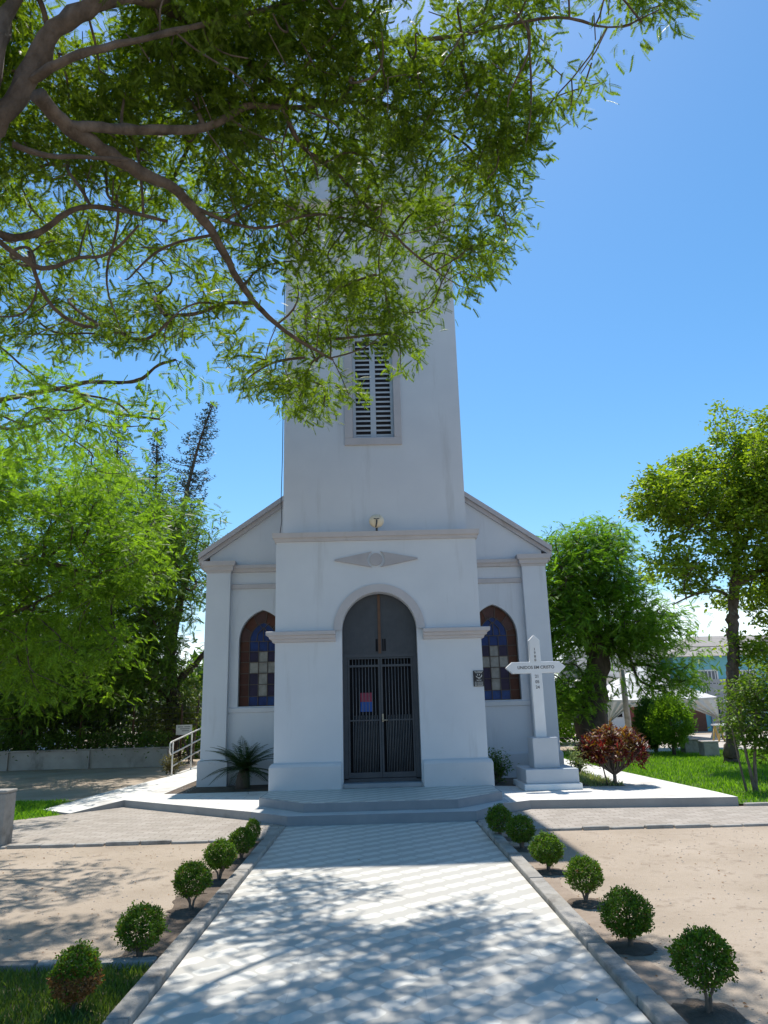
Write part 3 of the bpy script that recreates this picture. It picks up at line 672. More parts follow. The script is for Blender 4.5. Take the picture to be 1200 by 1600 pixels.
for wi, (cx_, hw) in enumerate(WINS):
    rg = random.Random(4 + wi)
    b = MB(); yg = YN + .15
    cols = [-hw, -hw + .215, -hw + .215 + .20, -hw + .215 + .40, -hw + .215 + .60, hw] if False else [-hw, -.30, -.10, .10, .30, hw]
    rows = [WZ0, 1.94, 2.19, 2.43, 2.67, 2.90, WZS]
    pat = {(1, 2): 4, (2, 2): 4, (3, 2): 4, (3, 1): 4, (3, 3): 4, (4, 2): 4}
    L = MB()
    def bar(xa, za, xb, zb, wd=.007):
        d = np.array([xb - xa, zb - za]); ln = np.linalg.norm(d); d = d / ln; nn = np.array([-d[1], d[0]]) * wd
        a, c = np.array([xa, za]), np.array([xb, zb]); q = [a - nn, c - nn, c + nn, a + nn]
        L.prism([(v[0], v[1]) for v in q], yg - .022 - rg.random() * .003, yg - .002)
    for r_ in range(6):
        for c__ in range(5):
            mi = pat.get((r_, c__))
            if mi is None:
                if c__ in (0, 4): mi = 0 if rg.random() < .55 else 1
                elif r_ == 0: mi = 2 if rg.random() < .7 else 5
                elif r_ == 5: mi = 2
                else: mi = 3
            z_ = rg.uniform(-.002, .002)
            b.add([(cx_ + cols[c__], yg + z_, rows[r_]), (cx_ + cols[c__ + 1], yg - z_, rows[r_]), (cx_ + cols[c__ + 1], yg - z_, rows[r_ + 1]), (cx_ + cols[c__], yg + z_, rows[r_ + 1])], [(0, 1, 2, 3)], mi)
            if c__: bar(cx_ + cols[c__], rows[r_], cx_ + cols[c__], rows[r_ + 1])
            if r_: bar(cx_ + cols[c__], rows[r_], cx_ + cols[c__ + 1], rows[r_])
    ar = win_arc(cx_, hw - .002, WZ0, WZS, WZA - .003, 12); inn = win_arc(cx_, .30, WZ0, WZS, WZA - .27, 12)
    for i in range(len(ar) - 1):
        mi = 6 if (i // 4) % 2 == 0 else 1
        b.add([(ar[i][0], yg, ar[i][1]), (ar[i + 1][0], yg, ar[i + 1][1]), (inn[i + 1][0], yg, inn[i + 1][1]), (inn[i][0], yg, inn[i][1])], [(0, 1, 2, 3)], mi)
        bar(*inn[i], *inn[i + 1])
        if i % 4 == 3: bar(*ar[i + 1], *inn[i + 1])
    m_ = len(inn); b.add([(x_, yg, z_) for x_, z_ in inn], [tuple(range(m_))], 2)
    bar(cx_ - hw, WZS, cx_ + hw, WZS); bar(cx_, WZS, cx_, WZS + .26)
    for sgn in (-1, 1):
        pts = [(cx_ + sgn * .10 * 0, WZS + .26), (cx_ + sgn * .08, WZS + .36), (cx_ + sgn * .13, WZS + .40)]
        for p_, q_ in zip(pts, pts[1:]): bar(*p_, *q_)
        pts = [(cx_ + sgn * .15, WZS + .0), (cx_ + sgn * .13, WZS + .16), (cx_, WZS + .30)]
        for p_, q_ in zip(pts, pts[1:]): bar(*p_, *q_)
    win = part(L, 'window', lead_m)
    part(b, 'stained_glass', glass_ms, win)
    fr = [(cx_ - hw, WZ0)] + win_arc(cx_, hw, WZ0, WZS, WZA, 14) + [(cx_ + hw, WZ0)]; fi = [(cx_ - hw + .016, WZ0 + .016)] + win_arc(cx_, hw - .016, WZ0, WZS, WZA - .02, 14) + [(cx_ + hw - .016, WZ0 + .016)]
    b = MB()
    for i in range(len(fr)):
        j = (i + 1) % len(fr); b.add([(fr[i][0], yg - .03, fr[i][1]), (fr[j][0], yg - .03, fr[j][1]), (fi[j][0], yg - .03, fi[j][1]), (fi[i][0], yg - .03, fi[i][1]),
                                     (fi[j][0], yg, fi[j][1]), (fi[i][0], yg, fi[i][1])], [(0, 1, 2, 3), (3, 2, 4, 5)])
    part(b, 'window_frame', lead_m, win)

# ------------------------------------------------------------------ lamp and plaque on the church
lamp = empty('floodlight', (.07, 13.66, 4.87), 'round cream floodlight standing on the ledge above the door', 'lamp')
b = MB(); n = 24
prof = [(.0, -.07), (.07, -.068), (.125, -.03), (.142, .0), (.142, .03), (.12, .05)]
V = []; F = []
for r_, y_ in prof:
    for j in range(n): V.append((.07 + r_ * math.cos(2 * math.pi * j / n), 13.62 - y_ * -1, 5.06 + r_ * .92 * math.sin(2 * math.pi * j / n)))
F = [(i * n + j, i * n + (j + 1) % n, (i + 1) * n + (j + 1) % n, (i + 1) * n + j) for i in range(len(prof) - 1) for j in range(n)] + [tuple(range((len(prof) - 1) * n, len(prof) * n))]
b.add(V, F, 0, True); b.build('lens', mottled('lamp_cream', (.60, .52, .38), (.7, .62, .46), 14, .35, 0, extra=((.3, .22, .12), 10, .6)), lamp)
b = MB(); b.tube([(.07, 13.66, 4.86), (.07, 13.66, 4.95)], .022, 8); b.tube([(.055, 13.58, 4.93), (.07, 13.54, 5.0), (.075, 13.545, 5.06)], .014, 8); b.tube([(.02, 13.545, 5.09), (.07, 13.535, 5.075), (.125, 13.545, 5.09)], .008, 6); b.build('bracket', iron_m, lamp)

plq = MB(); plq.box(1.755, 1.948, YF - .016, YF - .001, 1.955, 2.235); plq = plq.build('plaque', mottled('black_plaque', (.012, .012, .016), (.02, .02, .024), 5, .4, 0))
tag(plq, 'small black plaque with white emblem on the wall right of the door', 'plaque')
b = MB(); yq = YF - .0185
def dash(x0_, x1_, z_, h=.007): b.box(x0_, x1_, yq, yq + .0015, z_, z_ + h)
dash(1.775, 1.82, 2.213); dash(1.828, 1.93, 2.213); dash(1.79, 1.915, 2.192)
for cx_, w_ in ((1.83, .022), (1.865, .022)): b.prism([(cx_ - w_ / 2, 2.15), (cx_ + w_ / 2, 2.15), (cx_, 2.178)], yq, yq + .0015)
for c0, r_, a0, a1, wd in (((1.855, 2.148), .052, -2.9, .3, .012), ((1.855, 2.09), .05, -2.6, -.55, .008)):
    arc = np.linspace(a0, a1, 16)
    for a_, b_ in zip(arc, arc[1:]):
        q = [(c0[0] + (r_ + s * wd) * math.cos(t_), c0[1] + (r_ + s * wd) * .72 * math.sin(t_)) for t_, s in ((a_, -.5), (b_, -.5), (b_, .5), (a_, .5))]
        b.prism(q, yq, yq + .0015)
dash(1.835, 1.88, 2.083, .009)
for z_ in (2.030, 2.013, 1.996, 1.979, 1.966): dash(1.775, 1.81, z_, .005); dash(1.82, 1.925, z_ - .002, .005)
b.build('emblem', cream_m, plq)

# ------------------------------------------------------------------ memorial cross
CY = 14.45
cr = empty('memorial_cross', (3.1, CY, TZ), 'white memorial cross with dated lettering on a stepped grey block', 'cross')
b = MB(); b.box(2.585, 3.62, 13.90, 15.05, TZ, .245, 0); b.build('lower_step', white_m, cr, .012)
b = MB(); b.box(2.64, 3.595, 13.99, 14.95, .2451, .49); b.build('base_block', plinth_m, cr, .015)
b = MB(); b.box(2.845, 3.315, 14.2, 14.68, .4901, 1.025); b.build('pedestal', plinth_m, cr, .015)
b = MB(); sx = 3.055; hw = .105; az0, az1 = 2.19, 2.405
b.prism([(sx - hw, 1.0251), (sx + hw, 1.0251), (sx + hw, az0), (3.50, az0), (3.625, 2.30), (3.50, az1), (sx + hw, az1), (sx + hw, 2.81), (sx, 2.915), (sx - hw, 2.81), (sx - hw, az1), (2.60, az1), (2.475, 2.30), (2.60, az0), (sx - hw, az0)], CY - .06, CY + .06)
cb = b.build('cross', white_m, cr, .012)
def text(body, x, z, size, y, parent, m, name='lettering'):
    cu = bpy.data.curves.new(name, 'FONT'); cu.body = body; cu.size = size; cu.align_x = 'CENTER'; cu.align_y = 'CENTER'; cu.extrude = .002; cu.offset = .0012
    o = bpy.data.objects.new(name, cu); COL.objects.link(o); o.location = (x, y, z); o.rotation_euler = (math.pi / 2, 0, 0)
    bpy.context.view_layer.update()
    me = bpy.data.meshes.new_from_object(o.evaluated_get(bpy.context.evaluated_depsgraph_get())); me.transform(o.matrix_world)
    bpy.data.objects.remove(o)
    me.materials.clear(); me.materials.append(m)
    ob = bpy.data.objects.new(name, me); COL.objects.link(ob); ob.parent = parent; ob.matrix_parent_inverse = cb_inv(parent); return ob
def cb_inv(p): return (p.parent.matrix_basis @ p.matrix_parent_inverse @ p.matrix_basis).inverted() if p.parent else parent_inv(p)
ty = CY - .0622
words = [('UNIDOS EM CRISTO', 3.05, 2.298, .078)] + [(c, sx - .005, 2.64 - i * .068, .068) for i, c in enumerate('1980')] + [(s_, sx + .002, 2.13 - i * .10, .078) for i, s_ in enumerate(('21', '05', '24'))]
for wd in words: text(*wd, ty, cr, letter_m)

# ------------------------------------------------------------------ plants: growing machinery
def densify(pts, step):
    out = [np.asarray(pts[0], float)]
    for a, c in zip(pts, pts[1:]):
        a, c = np.asarray(a, float), np.asarray(c, float); k_ = max(1, int(np.linalg.norm(c - a) / step))
        out += [a + (c - a) * (i + 1) / k_ for i in range(k_)]
    return out
def smooth_path(pts, it=2):
    pts = [np.asarray(p, float) for p in pts]
    for _ in range(it):
        q = [pts[0]]
        for a, c in zip(pts, pts[1:]): q += [a * .75 + c * .25, a * .25 + c * .75]
        pts = q + [pts[-1]]
    return pts
def grow(limbs, targets, rng, step=.3, r_tip=.004, jit=.05, expo=.46, lift=.0):
    """limbs: list of (points, r0, r1). Twigs are linked target by target to the nearest wood. -> MB of wood, tips, directions"""
    mb = MB(); pos = []; par = []; lim = []
    for pts, r0, r1 in limbs:
        sp = densify(smooth_path(pts), .09 if r0 < .3 else .15); L = np.linspace(r0, r1, len(sp))
        wob = [p + np.array([rng.gauss(0, r_) for _ in range(3)]) * .10 for p, r_ in zip(sp, L)]; wob[0] = sp[0]
        mb.tube(wob, [r_ * rng.uniform(.93, 1.1) for r_ in L], 14 if r0 > .03 else 8, rough=.38)
        pos += wob; par += [-1] * len(wob); lim += list(L)
    nl = len(pos); T = np.asarray(targets)
    base = np.asarray(pos)
    d = np.array([np.min(np.linalg.norm(base - t, axis=1)) for t in T]); order = np.argsort(d)
    cap = nl + len(T) * 14; A = np.zeros((cap, 3)); A[:nl] = base; k = nl; plen = np.zeros(cap)
    par = par + [0] * (cap - nl); tips = []; tdir = []
    for ti in order:
        t = T[ti]; dist = np.linalg.norm(A[:k] - t, axis=1); i = int(np.argmin(dist + .10 * plen[:k]))
        m = min(12, max(1, int(dist[i] / step))); a = A[i].copy(); prev = i
        off = np.array([rng.gauss(0, 1), rng.gauss(0, 1), rng.gauss(0, 1)]) * jit * dist[i]
        for q in range(1, m + 1):
            f = q / m; p = a + (t - a) * f + off * math.sin(math.pi * f) + np.array([0, 0, lift * dist[i] * math.sin(math.pi * f)])
            if q == m: p = t
            A[k] = p; par[k] = prev; plen[k] = plen[prev] + dist[i] / m; prev = k; k += 1
        tips.append(prev); tdir.append(t - a)
    cnt = np.zeros(k)
    for t in tips: cnt[t] += 1
    for i in range(k - 1, nl - 1, -1):
        if par[i] >= 0: cnt[par[i]] += cnt[i]
    ch = {}
    for i in range(nl, k): ch.setdefault(par[i], []).append(i)
    R = lambda i: min(r_tip * max(cnt[i], 1) ** expo, .12)
    stack = []
    for i in range(nl):
        for c in ch.get(i, []): stack.append((i, c))
    while stack:
        a, c = stack.pop(); path = [A[a], A[c]]
        rad = [min(R(c), lim[a] * .8 if a < nl else 9), R(c)]; cur = c
        if a < nl: rad[1] = min(rad[1], lim[a] * .75)
        while ch.get(cur):
            kids = sorted(ch[cur], key=lambda q: -cnt[q])
            for q in kids[1:]: stack.append((cur, q))
            cur = kids[0]; path.append(A[cur]); rad.append(min(R(cur), rad[-1]))
        for _ in range(2):
            if len(path) > 2: path = [path[0]] + [path[q - 1] * .27 + path[q] * .46 + path[q + 1] * .27 for q in range(1, len(path) - 1)] + [path[-1]]
        if rad[0] > .009 and len(path) > 2:
            path2, rad2 = [path[0]], [rad[0]]
            for q in range(len(path) - 1): path2 += [path[q] * .75 + path[q + 1] * .25, path[q] * .25 + path[q + 1] * .75]; rad2 += [rad[q] * .75 + rad[q + 1] * .25, rad[q] * .25 + rad[q + 1] * .75]
            path, rad = path2 + [path[-1]], rad2 + [rad[-1]]
        mb.tube(path, rad, 6 if rad[0] > .008 else 4, cap=False)
    return mb, A[:k], np.array(par[:k]), cnt, np.array(tips), np.array(tdir), nl
def leaves_on(A, par, cnt, tips, tdir, nl, rng, per_tip, size, tmpl, spread=.2, inner=2, updown=(.0, .7), droop=-.25, maxc=3):
    nr = np.random.default_rng(rng.randint(0, 1 << 30))
    src = []; dr = []
    for t, d in zip(tips, tdir):
        src += [A[t]] * per_tip; dr += [d] * per_tip
    if inner:
        for i in range(nl, len(A)):
            if cnt[i] <= maxc and par[i] >= 0:
                d = A[i] - A[par[i]]; src += [A[i]] * inner; dr += [d] * inner
    src = np.array(src); dr = np.array(dr); k = len(src)
    dr = dr / (np.linalg.norm(dr, axis=1, keepdims=True) + 1e-9)
    ax = dr * .8 + nr.normal(0, .75, (k, 3)); ax[:, 2] = ax[:, 2] * .55 + droop
    pos = src + nr.normal(0, spread, (k, 3)) * np.array([1, 1, .6]) - ax / np.linalg.norm(ax, axis=1, keepdims=True) * size * .2
    nm = np.stack([nr.normal(0, updown[1], k), nr.normal(0, updown[1], k), np.ones(k)], 1)
    return stamp(*tmpl, pos, ax, nm, nr.uniform(.7, 1.2, k) * size)

# ------------------------------------------------------------------ the big tree overhead
rng = random.Random(11)
def L_(*pts): return [PZ(*p) for p in pts]
J = PZ(-20, 210, 6.05)
trunk_pts = [np.array([-4.35, 3.9, 0.0]), np.array([-4.3, 3.95, .6]), np.array([-4.05, 4.05, 2.4]), np.array([-3.7, 4.15, 4.2]), np.array([-3.3, 4.25, 5.3]), J]
limbs = [
    (trunk_pts, .34, .115),
    ([J] + L_((40, 135, 6.5), (75, 52, 6.9), (140, 6, 7.2), (210, -12, 7.5), (280, 16, 7.7), (330, 55, 7.8), (390, 100, 7.9), (440, 142, 8.0), (500, 165, 8.1), (560, 150, 8.2), (625, 110, 8.2)), .125, .03),
    (L_((60, 150, 6.2), (100, 195, 6.2), (150, 226, 6.25), (210, 265, 6.3), (270, 290, 6.35), (302, 325, 6.35), (340, 372, 6.3), (366, 430, 6.2), (402, 480, 6.1), (450, 522, 6.0), (520, 562, 5.95)), .10, .018),
    (L_((105, 196, 6.2), (190, 201, 6.4), (260, 205, 6.6), (330, 200, 6.85), (372, 170, 7.1), (400, 162, 7.2), (470, 170, 7.4), (530, 157, 7.6), (610, 165, 7.8)), .068, .02),
    (L_((440, 168, 7.3), (470, 230, 7.2), (500, 250, 7.15), (540, 282, 7.1), (580, 332, 7.0), (640, 392, 6.8), (690, 430, 6.7)), .036, .012),
    (L_((292, 318, 6.35), (360, 350, 6.5), (420, 360, 6.6), (480, 332, 6.75), (545, 340, 6.8), (610, 370, 6.7)), .03, .012),
    ([J] + L_((-40, 330, 5.9), (0, 372, 5.9), (60, 368, 5.95), (100, 335, 6.1), (130, 320, 6.2), (200, 330, 6.3), (262, 346, 6.3)), .06, .018),
    (L_((-40, 330, 5.9), (-10, 370, 5.85), (30, 402, 5.8), (70, 425, 5.8), (116, 402, 5.85), (170, 402, 5.85), (217, 352, 6.0)), .045, .012),
    (L_((45, 130, 6.5), (100, 92, 6.6), (170, 72, 6.8), (260, 52, 7.1), (350, 32, 7.5), (432, 10, 7.8)), .055, .018),
    (L_((500, 165, 8.1), (535, 90, 8.1), (600, 66, 8.1), (700, 60, 8.1), (790, 40, 8.05), (880, 22, 8.0), (960, 50, 7.9), (1030, 15, 7.9)), .04, .008),
    (L_((590, 162, 7.75), (680, 192, 7.9), (740, 232, 7.8), (780, 300, 7.6), (790, 350, 7.4)), .03, .009),
    (L_((20, 225, 6.05), (70, 245, 6.0), (130, 245, 6.0), (200, 250, 6.1)), .04, .015),
    ([J] + L_((-10, 100, 6.5), (10, 20, 7.2), (60, -60, 7.8), (200, -160, 8.3), (420, -220, 8.6), (640, -220, 8.7)), .09, .03),
    ([J] + L_((-150, 160, 6.6), (-320, 120, 7.2), (-520, 60, 7.6)), .09, .03),
]
poly = np.array([(-420, -420), (300, -420), (720, -330), (900, -120), (1075, -20), (1062, 28), (975, 60), (962, 130), (905, 160), (855, 195), (828, 225), (824, 300), (812, 355), (775, 420), (735, 462), (700, 470), (662, 520), (655, 572), (600, 585), (560, 615), (500, 655), (465, 655), (440, 628), (395, 625), (372, 590), (352, 530), (335, 505), (290, 545), (230, 545), (170, 540), (110, 552), (60, 530), (-30, 540), (-60, 690), (-420, 700)], float)
def inside(x, y, poly):
    c = False; j = len(poly) - 1
    for i in range(len(poly)):
        (xi, yi), (xj, yj) = poly[i], poly[j]
        if (yi > y) != (yj > y) and x < (xj - xi) * (y - yi) / (yj - yi) + xi: c = not c
        j = i
    return c
def layer(px, py): return 5.75 + max(0, (600 - py)) / 600 * 1.75 + max(0, px - 300) / 900 * .75
targets = []
while len(targets) < 1950:
    px, py = rng.uniform(-420, 1075), rng.uniform(-420, 655)
    if not inside(px, py, poly): continue
    vis = px > -40 and py > -60
    if not vis and rng.random() < (.72 if py < 60 else .35): continue
    z = layer(px, py) + (rng.uniform(0, 1.7) if px < 330 and py > 280 else 0) + rng.uniform(-.05, 1.05 if py < 380 else 1.05 - .75 * min(1, (py - 380) / 180))
    p = PZ(px, py, z)
    if noise.noise(Vector(p) * .9) < -.20: continue
    # thin the far right fringe a little so that sky shows
    if px > 860 and rng.random() < .35: continue
    targets.append(p)
limbs = [limbs[0]] + [(p_, a_ * .68, b_ * .8) for p_, a_, b_ in limbs[1:]]
bare = []
while len(bare) < 330:
    px, py = rng.uniform(-40, 1000), rng.uniform(-40, 640)
    if inside(px, py, poly): bare.append(PZ(px, py, layer(px, py) + rng.uniform(-.35, .15)))
nleafy = len(targets)
wood, A, par, cnt, tips, tdir, nl = grow(limbs, targets + bare, rng, .24, .0052, .11, .45)
isbare = np.array([np.min(np.abs(np.array(bare) - A[t_]).sum(1)) < 1e-6 for t_ in tips])
skip = set()
for t_ in tips[isbare]:
    while t_ >= nl and cnt[t_] <= 1: skip.add(int(t_)); t_ = par[t_]
cnt2 = cnt.copy()
for i_ in skip: cnt2[i_] = 99
tips, tdir, cnt = tips[~isbare], tdir[~isbare], cnt2
tree = empty('shade_tree', (-4.35, 3.9, 0), 'big shade tree leaning in overhead from the left with feathery leaves', 'tree')
wood.build('trunk', bark_m, tree, fix=False)
V, F = leaves_on(A, par, cnt, tips, tdir, nl, rng, 19, .155, LEAF_PIN, .13, 4, updown=(0, .95), droop=-.3)
np_mesh('crown', V, F, leaf_near, tree)

# ------------------------------------------------------------------ generic trees
def ell_targets(rng, ells, n, shell=.55, wob=.25, seed=0):
    out = []; vol = [a * b_ * c for (_, (a, b_, c)) in ells]; tot = sum(vol)
    for (c, (a, b_, d)), v in zip(ells, vol):
        for _ in range(int(n * v / tot)):
            q = Vector((rng.gauss(0, 1), rng.gauss(0, 1), rng.gauss(0, 1))).normalized()
            r = (rng.random() * (1 - shell ** 3) + shell ** 3) ** (1 / 3)
            r *= 1 + wob * noise.noise(q * 2.3 + Vector((seed, seed * 1.7, 0)) + Vector(c))* 1.6
            p = np.array(c) + np.array([q.x * a, q.y * b_, q.z * d]) * r
            if noise.noise(Vector(p) * .8 + Vector((seed, 0, 0))) < -.33: continue
            out.append(p)
    return out
def tree_thing(name, label, cat, base, limbs, ells, n, size, tmpl, lm, bm_, seed, per_tip=8, inner=1, spread=.3, step=.5, r_tip=.008, shell=.5, droop=-.25, group=None, wob=.25, tilt=.7):
    rg = random.Random(seed); root = empty(name, tuple(base), label, cat, group)
    T = ell_targets(rg, ells, n, shell, wob, seed)
    wood, A, par, cnt, tips, tdir, nl = grow(limbs, T, rg, step, r_tip, .08)
    wood.build('trunk', bm_, root, fix=False)
    V, F = leaves_on(A, par, cnt, tips, tdir, nl, rg, per_tip, size, tmpl, spread, inner, (0, tilt), droop)
    np_mesh('crown', V, F, lm, root); return root
a3 = lambda *v: np.array(v, float)

# left: feathery tree, trunk out of view, one limb reaching forward across the sky
tb = a3(-12.4, 19.2, 0)
limbs = [([tb, tb + a3(.1, 0, 1.5), a3(-12.1, 19, 3.2), a3(-11.4, 18.4, 4.8)], .3, .16),
         ([a3(-11.6, 18.6, 4.2), P(-160, 640, 15.2), P(-60, 632, 13.6), P(0, 626, 12.6), P(65, 612, 12.2), P(112, 604, 12.0), P(135, 596, 11.8), P(180, 598, 11.5), P(220, 596, 11.3), P(245, 570, 11.1), P(275, 562, 11.0)], .12, .02),
         ([P(112, 606, 12.0), P(150, 640, 11.9), P(200, 650, 11.7), P(250, 655, 11.6)], .04, .015),
         ([P(-60, 640, 13.4), P(0, 672, 12.4), P(50, 668, 12.2), P(90, 645, 12.0)], .05, .015),
         ([a3(-11.4, 18.4, 4.8), a3(-9.6, 18.8, 5.6), a3(-7.8, 19.2, 5.4), a3(-6.6, 19.4, 4.8)], .12, .03),
         ([a3(-12.1, 19, 3.2), a3(-10.4, 19.2, 3.7), P(90, 925, 19.2), P(160, 895, 18.8)], .09, .02)]
ells = [(P(90, 850, 19), (2.4, 3.2, 2.0)), (P(20, 900, 19.4), (2.3, 3.2, 2.7)), (P(185, 880, 18.8), (1.35, 2.0, 1.6)), (P(70, 1025, 19), (2.1, 2.2, 1.25)), (P(-80, 800, 18.5), (2.6, 3.2, 2.3)), (P(30, 745, 17.8), (1.5, 2.2, .9)), (P(150, 800, 19.4), (1.4, 2.0, 1.0)),
        (P(255, 596, 11.1), (.62, .7, .5)), (P(205, 640, 11.6), (.75, .8, .5)), (P(130, 650, 12.0), (.8, .8, .55)), (P(60, 600, 12.3), (.8, .7, .4)), (P(20, 690, 12.4), (.9, .8, .45)), (P(-70, 620, 13), (1.0, 1.2, .9)), (P(100, 720, 14), (1.2, 1.4, .6)), (P(140, 645, 10.2), (1.0, .8, .42)), (P(40, 665, 9.7), (1.1, .8, .45)), (P(-70, 560, 9.5), (1.3, 1.0, .6)), (P(60, 592, 9.9), (.9, .7, .32)), (P(-200, 640, 9.0), (1.3, 1.2, .6))]
tree_thing('feathery_tree', 'bright green feathery tree spreading over the yard on the left', 'tree', tb, limbs, ells, 1750, .22, LEAF_FEATHER, leaf_feather, bark_m, 31, 16, 1, .22, .45, .006, .25, wob=.45, tilt=.9)

# left: darker tree behind it beside the church
tb = a3(-7.5, 28, 0)
ells = [(P(215, 900, 26.5), (2.4, 3.4, 2.4)), (P(262, 850, 26), (1.65, 2.6, 1.7)), (P(150, 1030, 26.5), (2.8, 3.4, 1.9)), (P(222, 985, 26), (1.35, 2.6, 1.6)), (P(60, 1060, 27), (3.2, 3.5, 1.8)), (P(190, 770, 26.5), (1.7, 2.4, 1.1)), (P(262, 925, 25.5), (1.1, 1.5, .7))]
limbs = [([tb, tb + a3(.1, 0, 2), tb + a3(-.2, .1, 4), tb + a3(.3, 0, 6.5)], .3, .1), ([tb + a3(-.1, 0, 2.5), tb + a3(1.5, -.3, 4), tb + a3(2.0, -.6, 5.2)], .15, .05), ([tb + a3(0, 0, 2.2), tb + a3(-2, 0, 3.6), tb + a3(-4, 0, 4)], .15, .05)]
tree_thing('broadleaf_tree', 'tall green tree behind the hedge, close to the church corner', 'tree', tb, limbs, ells, 1500, .34, LEAF_FEATHER, leafy('mid_green_leaves', (.035, .09, .014), (.13, .24, .035), .5, nscale=.5), bark_dark_m, 37, 11, 1, .4, .7, .012, .3)
tb = a3(-12.9, 28.5, 0)
ells = [(P(20, 1050, 28.5), (3.0, 2.5, 2.4)), (P(110, 1085, 28.8), (2.6, 2.2, 1.5)), (P(-60, 980, 29), (3, 3, 3))]
limbs = [([tb, tb + a3(.2, 0, 1.6), tb + a3(.6, 0, 3), tb + a3(.4, 0, 5)], .38, .14), ([tb + a3(.3, 0, 1.9), tb + a3(2, .2, 3.4)], .15, .05)]
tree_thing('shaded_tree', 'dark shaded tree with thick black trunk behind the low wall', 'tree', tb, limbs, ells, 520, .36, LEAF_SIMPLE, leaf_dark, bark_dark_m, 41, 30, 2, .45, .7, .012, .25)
# loose bush by the fence near the church
tb = a3(-6.6, 27.6, 0)
tree_thing('loose_bush', 'loose sunlit bush behind the white railing near the church corner', 'bush', tb, [([tb, tb + a3(.1, 0, 1), tb + a3(.2, 0, 2.2)], .06, .03), ([tb, tb + a3(-.5, 0, 1.2), tb + a3(-.7, 0, 2)], .05, .02)],
           [(P(272, 1085, 27.6), (.95, .8, 1.25)), (P(250, 1120, 27.6), (1.1, .8, .8)), (P(292, 1120, 27.6), (.5, .5, .6))], 150, .17, LEAF_SIMPLE, leafy('bush_leaves', (.05, .085, .018), (.15, .20, .05), .4), stem_m, 43, 16, 2, .22, .4, .006, .2)

# two dark conifers far behind on the left, one leaning
def conifer(label, base, top, bend, n, rmax, seed, z0=.25):
    rg = random.Random(seed); root = empty('conifer', tuple(base), label, 'conifer', 'dark conifers behind the left trees')
    base, top = np.array(base, float), np.array(top, float); mid = (base + top) / 2 + np.array(bend)
    C = lambda f: base * (1 - f) ** 2 + 2 * mid * f * (1 - f) + top * f * f
    mb = MB(); mb.tube([C(f) for f in np.linspace(0, 1, 14)], list(np.linspace(.32, .03, 14)), 8)
    P_, D_ = [], []
    for w_ in range(n):
        f = z0 + (1 - z0) * (w_ / n) ** .95; o = C(f); L = rmax * (1 - f) ** .62 * (.8 + .35 * rg.random()) + .12; nb = 6 if f < .9 else 5; ph = rg.random() * 6
        for q in range(nb):
            if rg.random() < .2: continue
            a = ph + 2 * math.pi * q / nb + rg.uniform(-.2, .2); LL = L * rg.uniform(.65, 1.1)
            d = np.array([math.cos(a), math.sin(a), 0]); pts = [o + d * LL * u + np.array([0, 0, LL * (.10 * u - .30 * u * u + .35 * u ** 4)]) for u in (0, .3, .6, .85, 1)]
            mb.tube(pts, [.03, .025, .018, .012, .006], 4, cap=False)
            for u in np.linspace(.3, 1, max(3, int(LL / .2))):
                p = o + d * LL * u + np.array([0, 0, LL * (.10 * u - .30 * u * u + .35 * u ** 4)])
                P_.append(p + np.array([rg.gauss(0, .05), rg.gauss(0, .05), .05])); D_.append(d + np.array([rg.gauss(0, .5), rg.gauss(0, .5), .35]))
    mb.build('trunk', bark_dark_m, root, fix=False); k = len(P_)
    nr = np.random.default_rng(seed); V, F = stamp(*tuft(7, seed, .10), np.array(P_), np.array(D_), nr.normal(0, .4, (k, 3)) + [0, 0, 1], nr.uniform(.22, .42, k))
    np_mesh('crown', V, F, leaf_pine, root)
conifer('dark conifer with a leaning crooked tip against the sky, left of the church', P(262, 1150, 46) * [1, 1, 0], P(334, 628, 46), (-1.9, 0, 2.5), 30, 3.1, 5, .34)
conifer('upright dark conifer left of the leaning one', P(235, 1150, 48) * [1, 1, 0], P(246, 668, 48), (0, 0, 0), 24, 2.6, 6, .45)
conifer('dark conifer with blunt top, farthest left of the three conifers', P(165, 1150, 47) * [1, 1, 0], P(186, 636, 47), (0, 0, 0), 26, 3.2, 8, .4)

# right: feathery tree with thick forked trunk
tb = a3(8.7, 28, 0)
ells = [(P(905, 900, 27.5), (1.9, 1.8, 1.7)), (P(930, 855, 28), (1.5, 1.5, 1.0)), (P(870, 960, 27.3), (1.5, 1.6, 1.9)), (P(955, 960, 28), (2.1, 1.8, 1.7)), (P(880, 1050, 27.5), (1.5, 1.3, 1.6)), (P(1030, 985, 28.4), (1.2, 1.0, 1.0)), (P(1040, 1055, 27.5), (1.25, .8, .8)), (P(985, 1010, 28), (1.1, 1, .8)), (P(1062, 1035, 27), (1.15, .8, .75)), (P(1035, 1088, 27), (.85, .6, .45))]
tb = P(925, 1158, 28) * [1, 1, 0]
limbs = [([tb + a3(-.05, 0, 0), tb + a3(.05, 0, 1.0), tb + a3(.25, 0, 2.0), P(935, 1040, 28), P(928, 985, 28), P(915, 930, 28)], .55, .16), ([P(940, 1045, 28), P(915, 1000, 27.7), P(895, 940, 27.6)], .2, .05), ([P(938, 1040, 28), P(965, 990, 28), P(985, 940, 28)], .18, .05), ([P(938, 1030, 28), P(950, 975, 28), P(948, 930, 28)], .14, .05)]
tree_thing('mimosa_tree', 'bushy feathery tree with thick dark trunk right behind the church', 'tree', tb, limbs, ells, 1500, .32, LEAF_FEATHER, leafy('mimosa_leaves', (.045, .13, .012), (.16, .31, .03), .52, nscale=.6), bark_dark_m, 51, 11, 1, .34, .6, .011, .3, wob=.12)

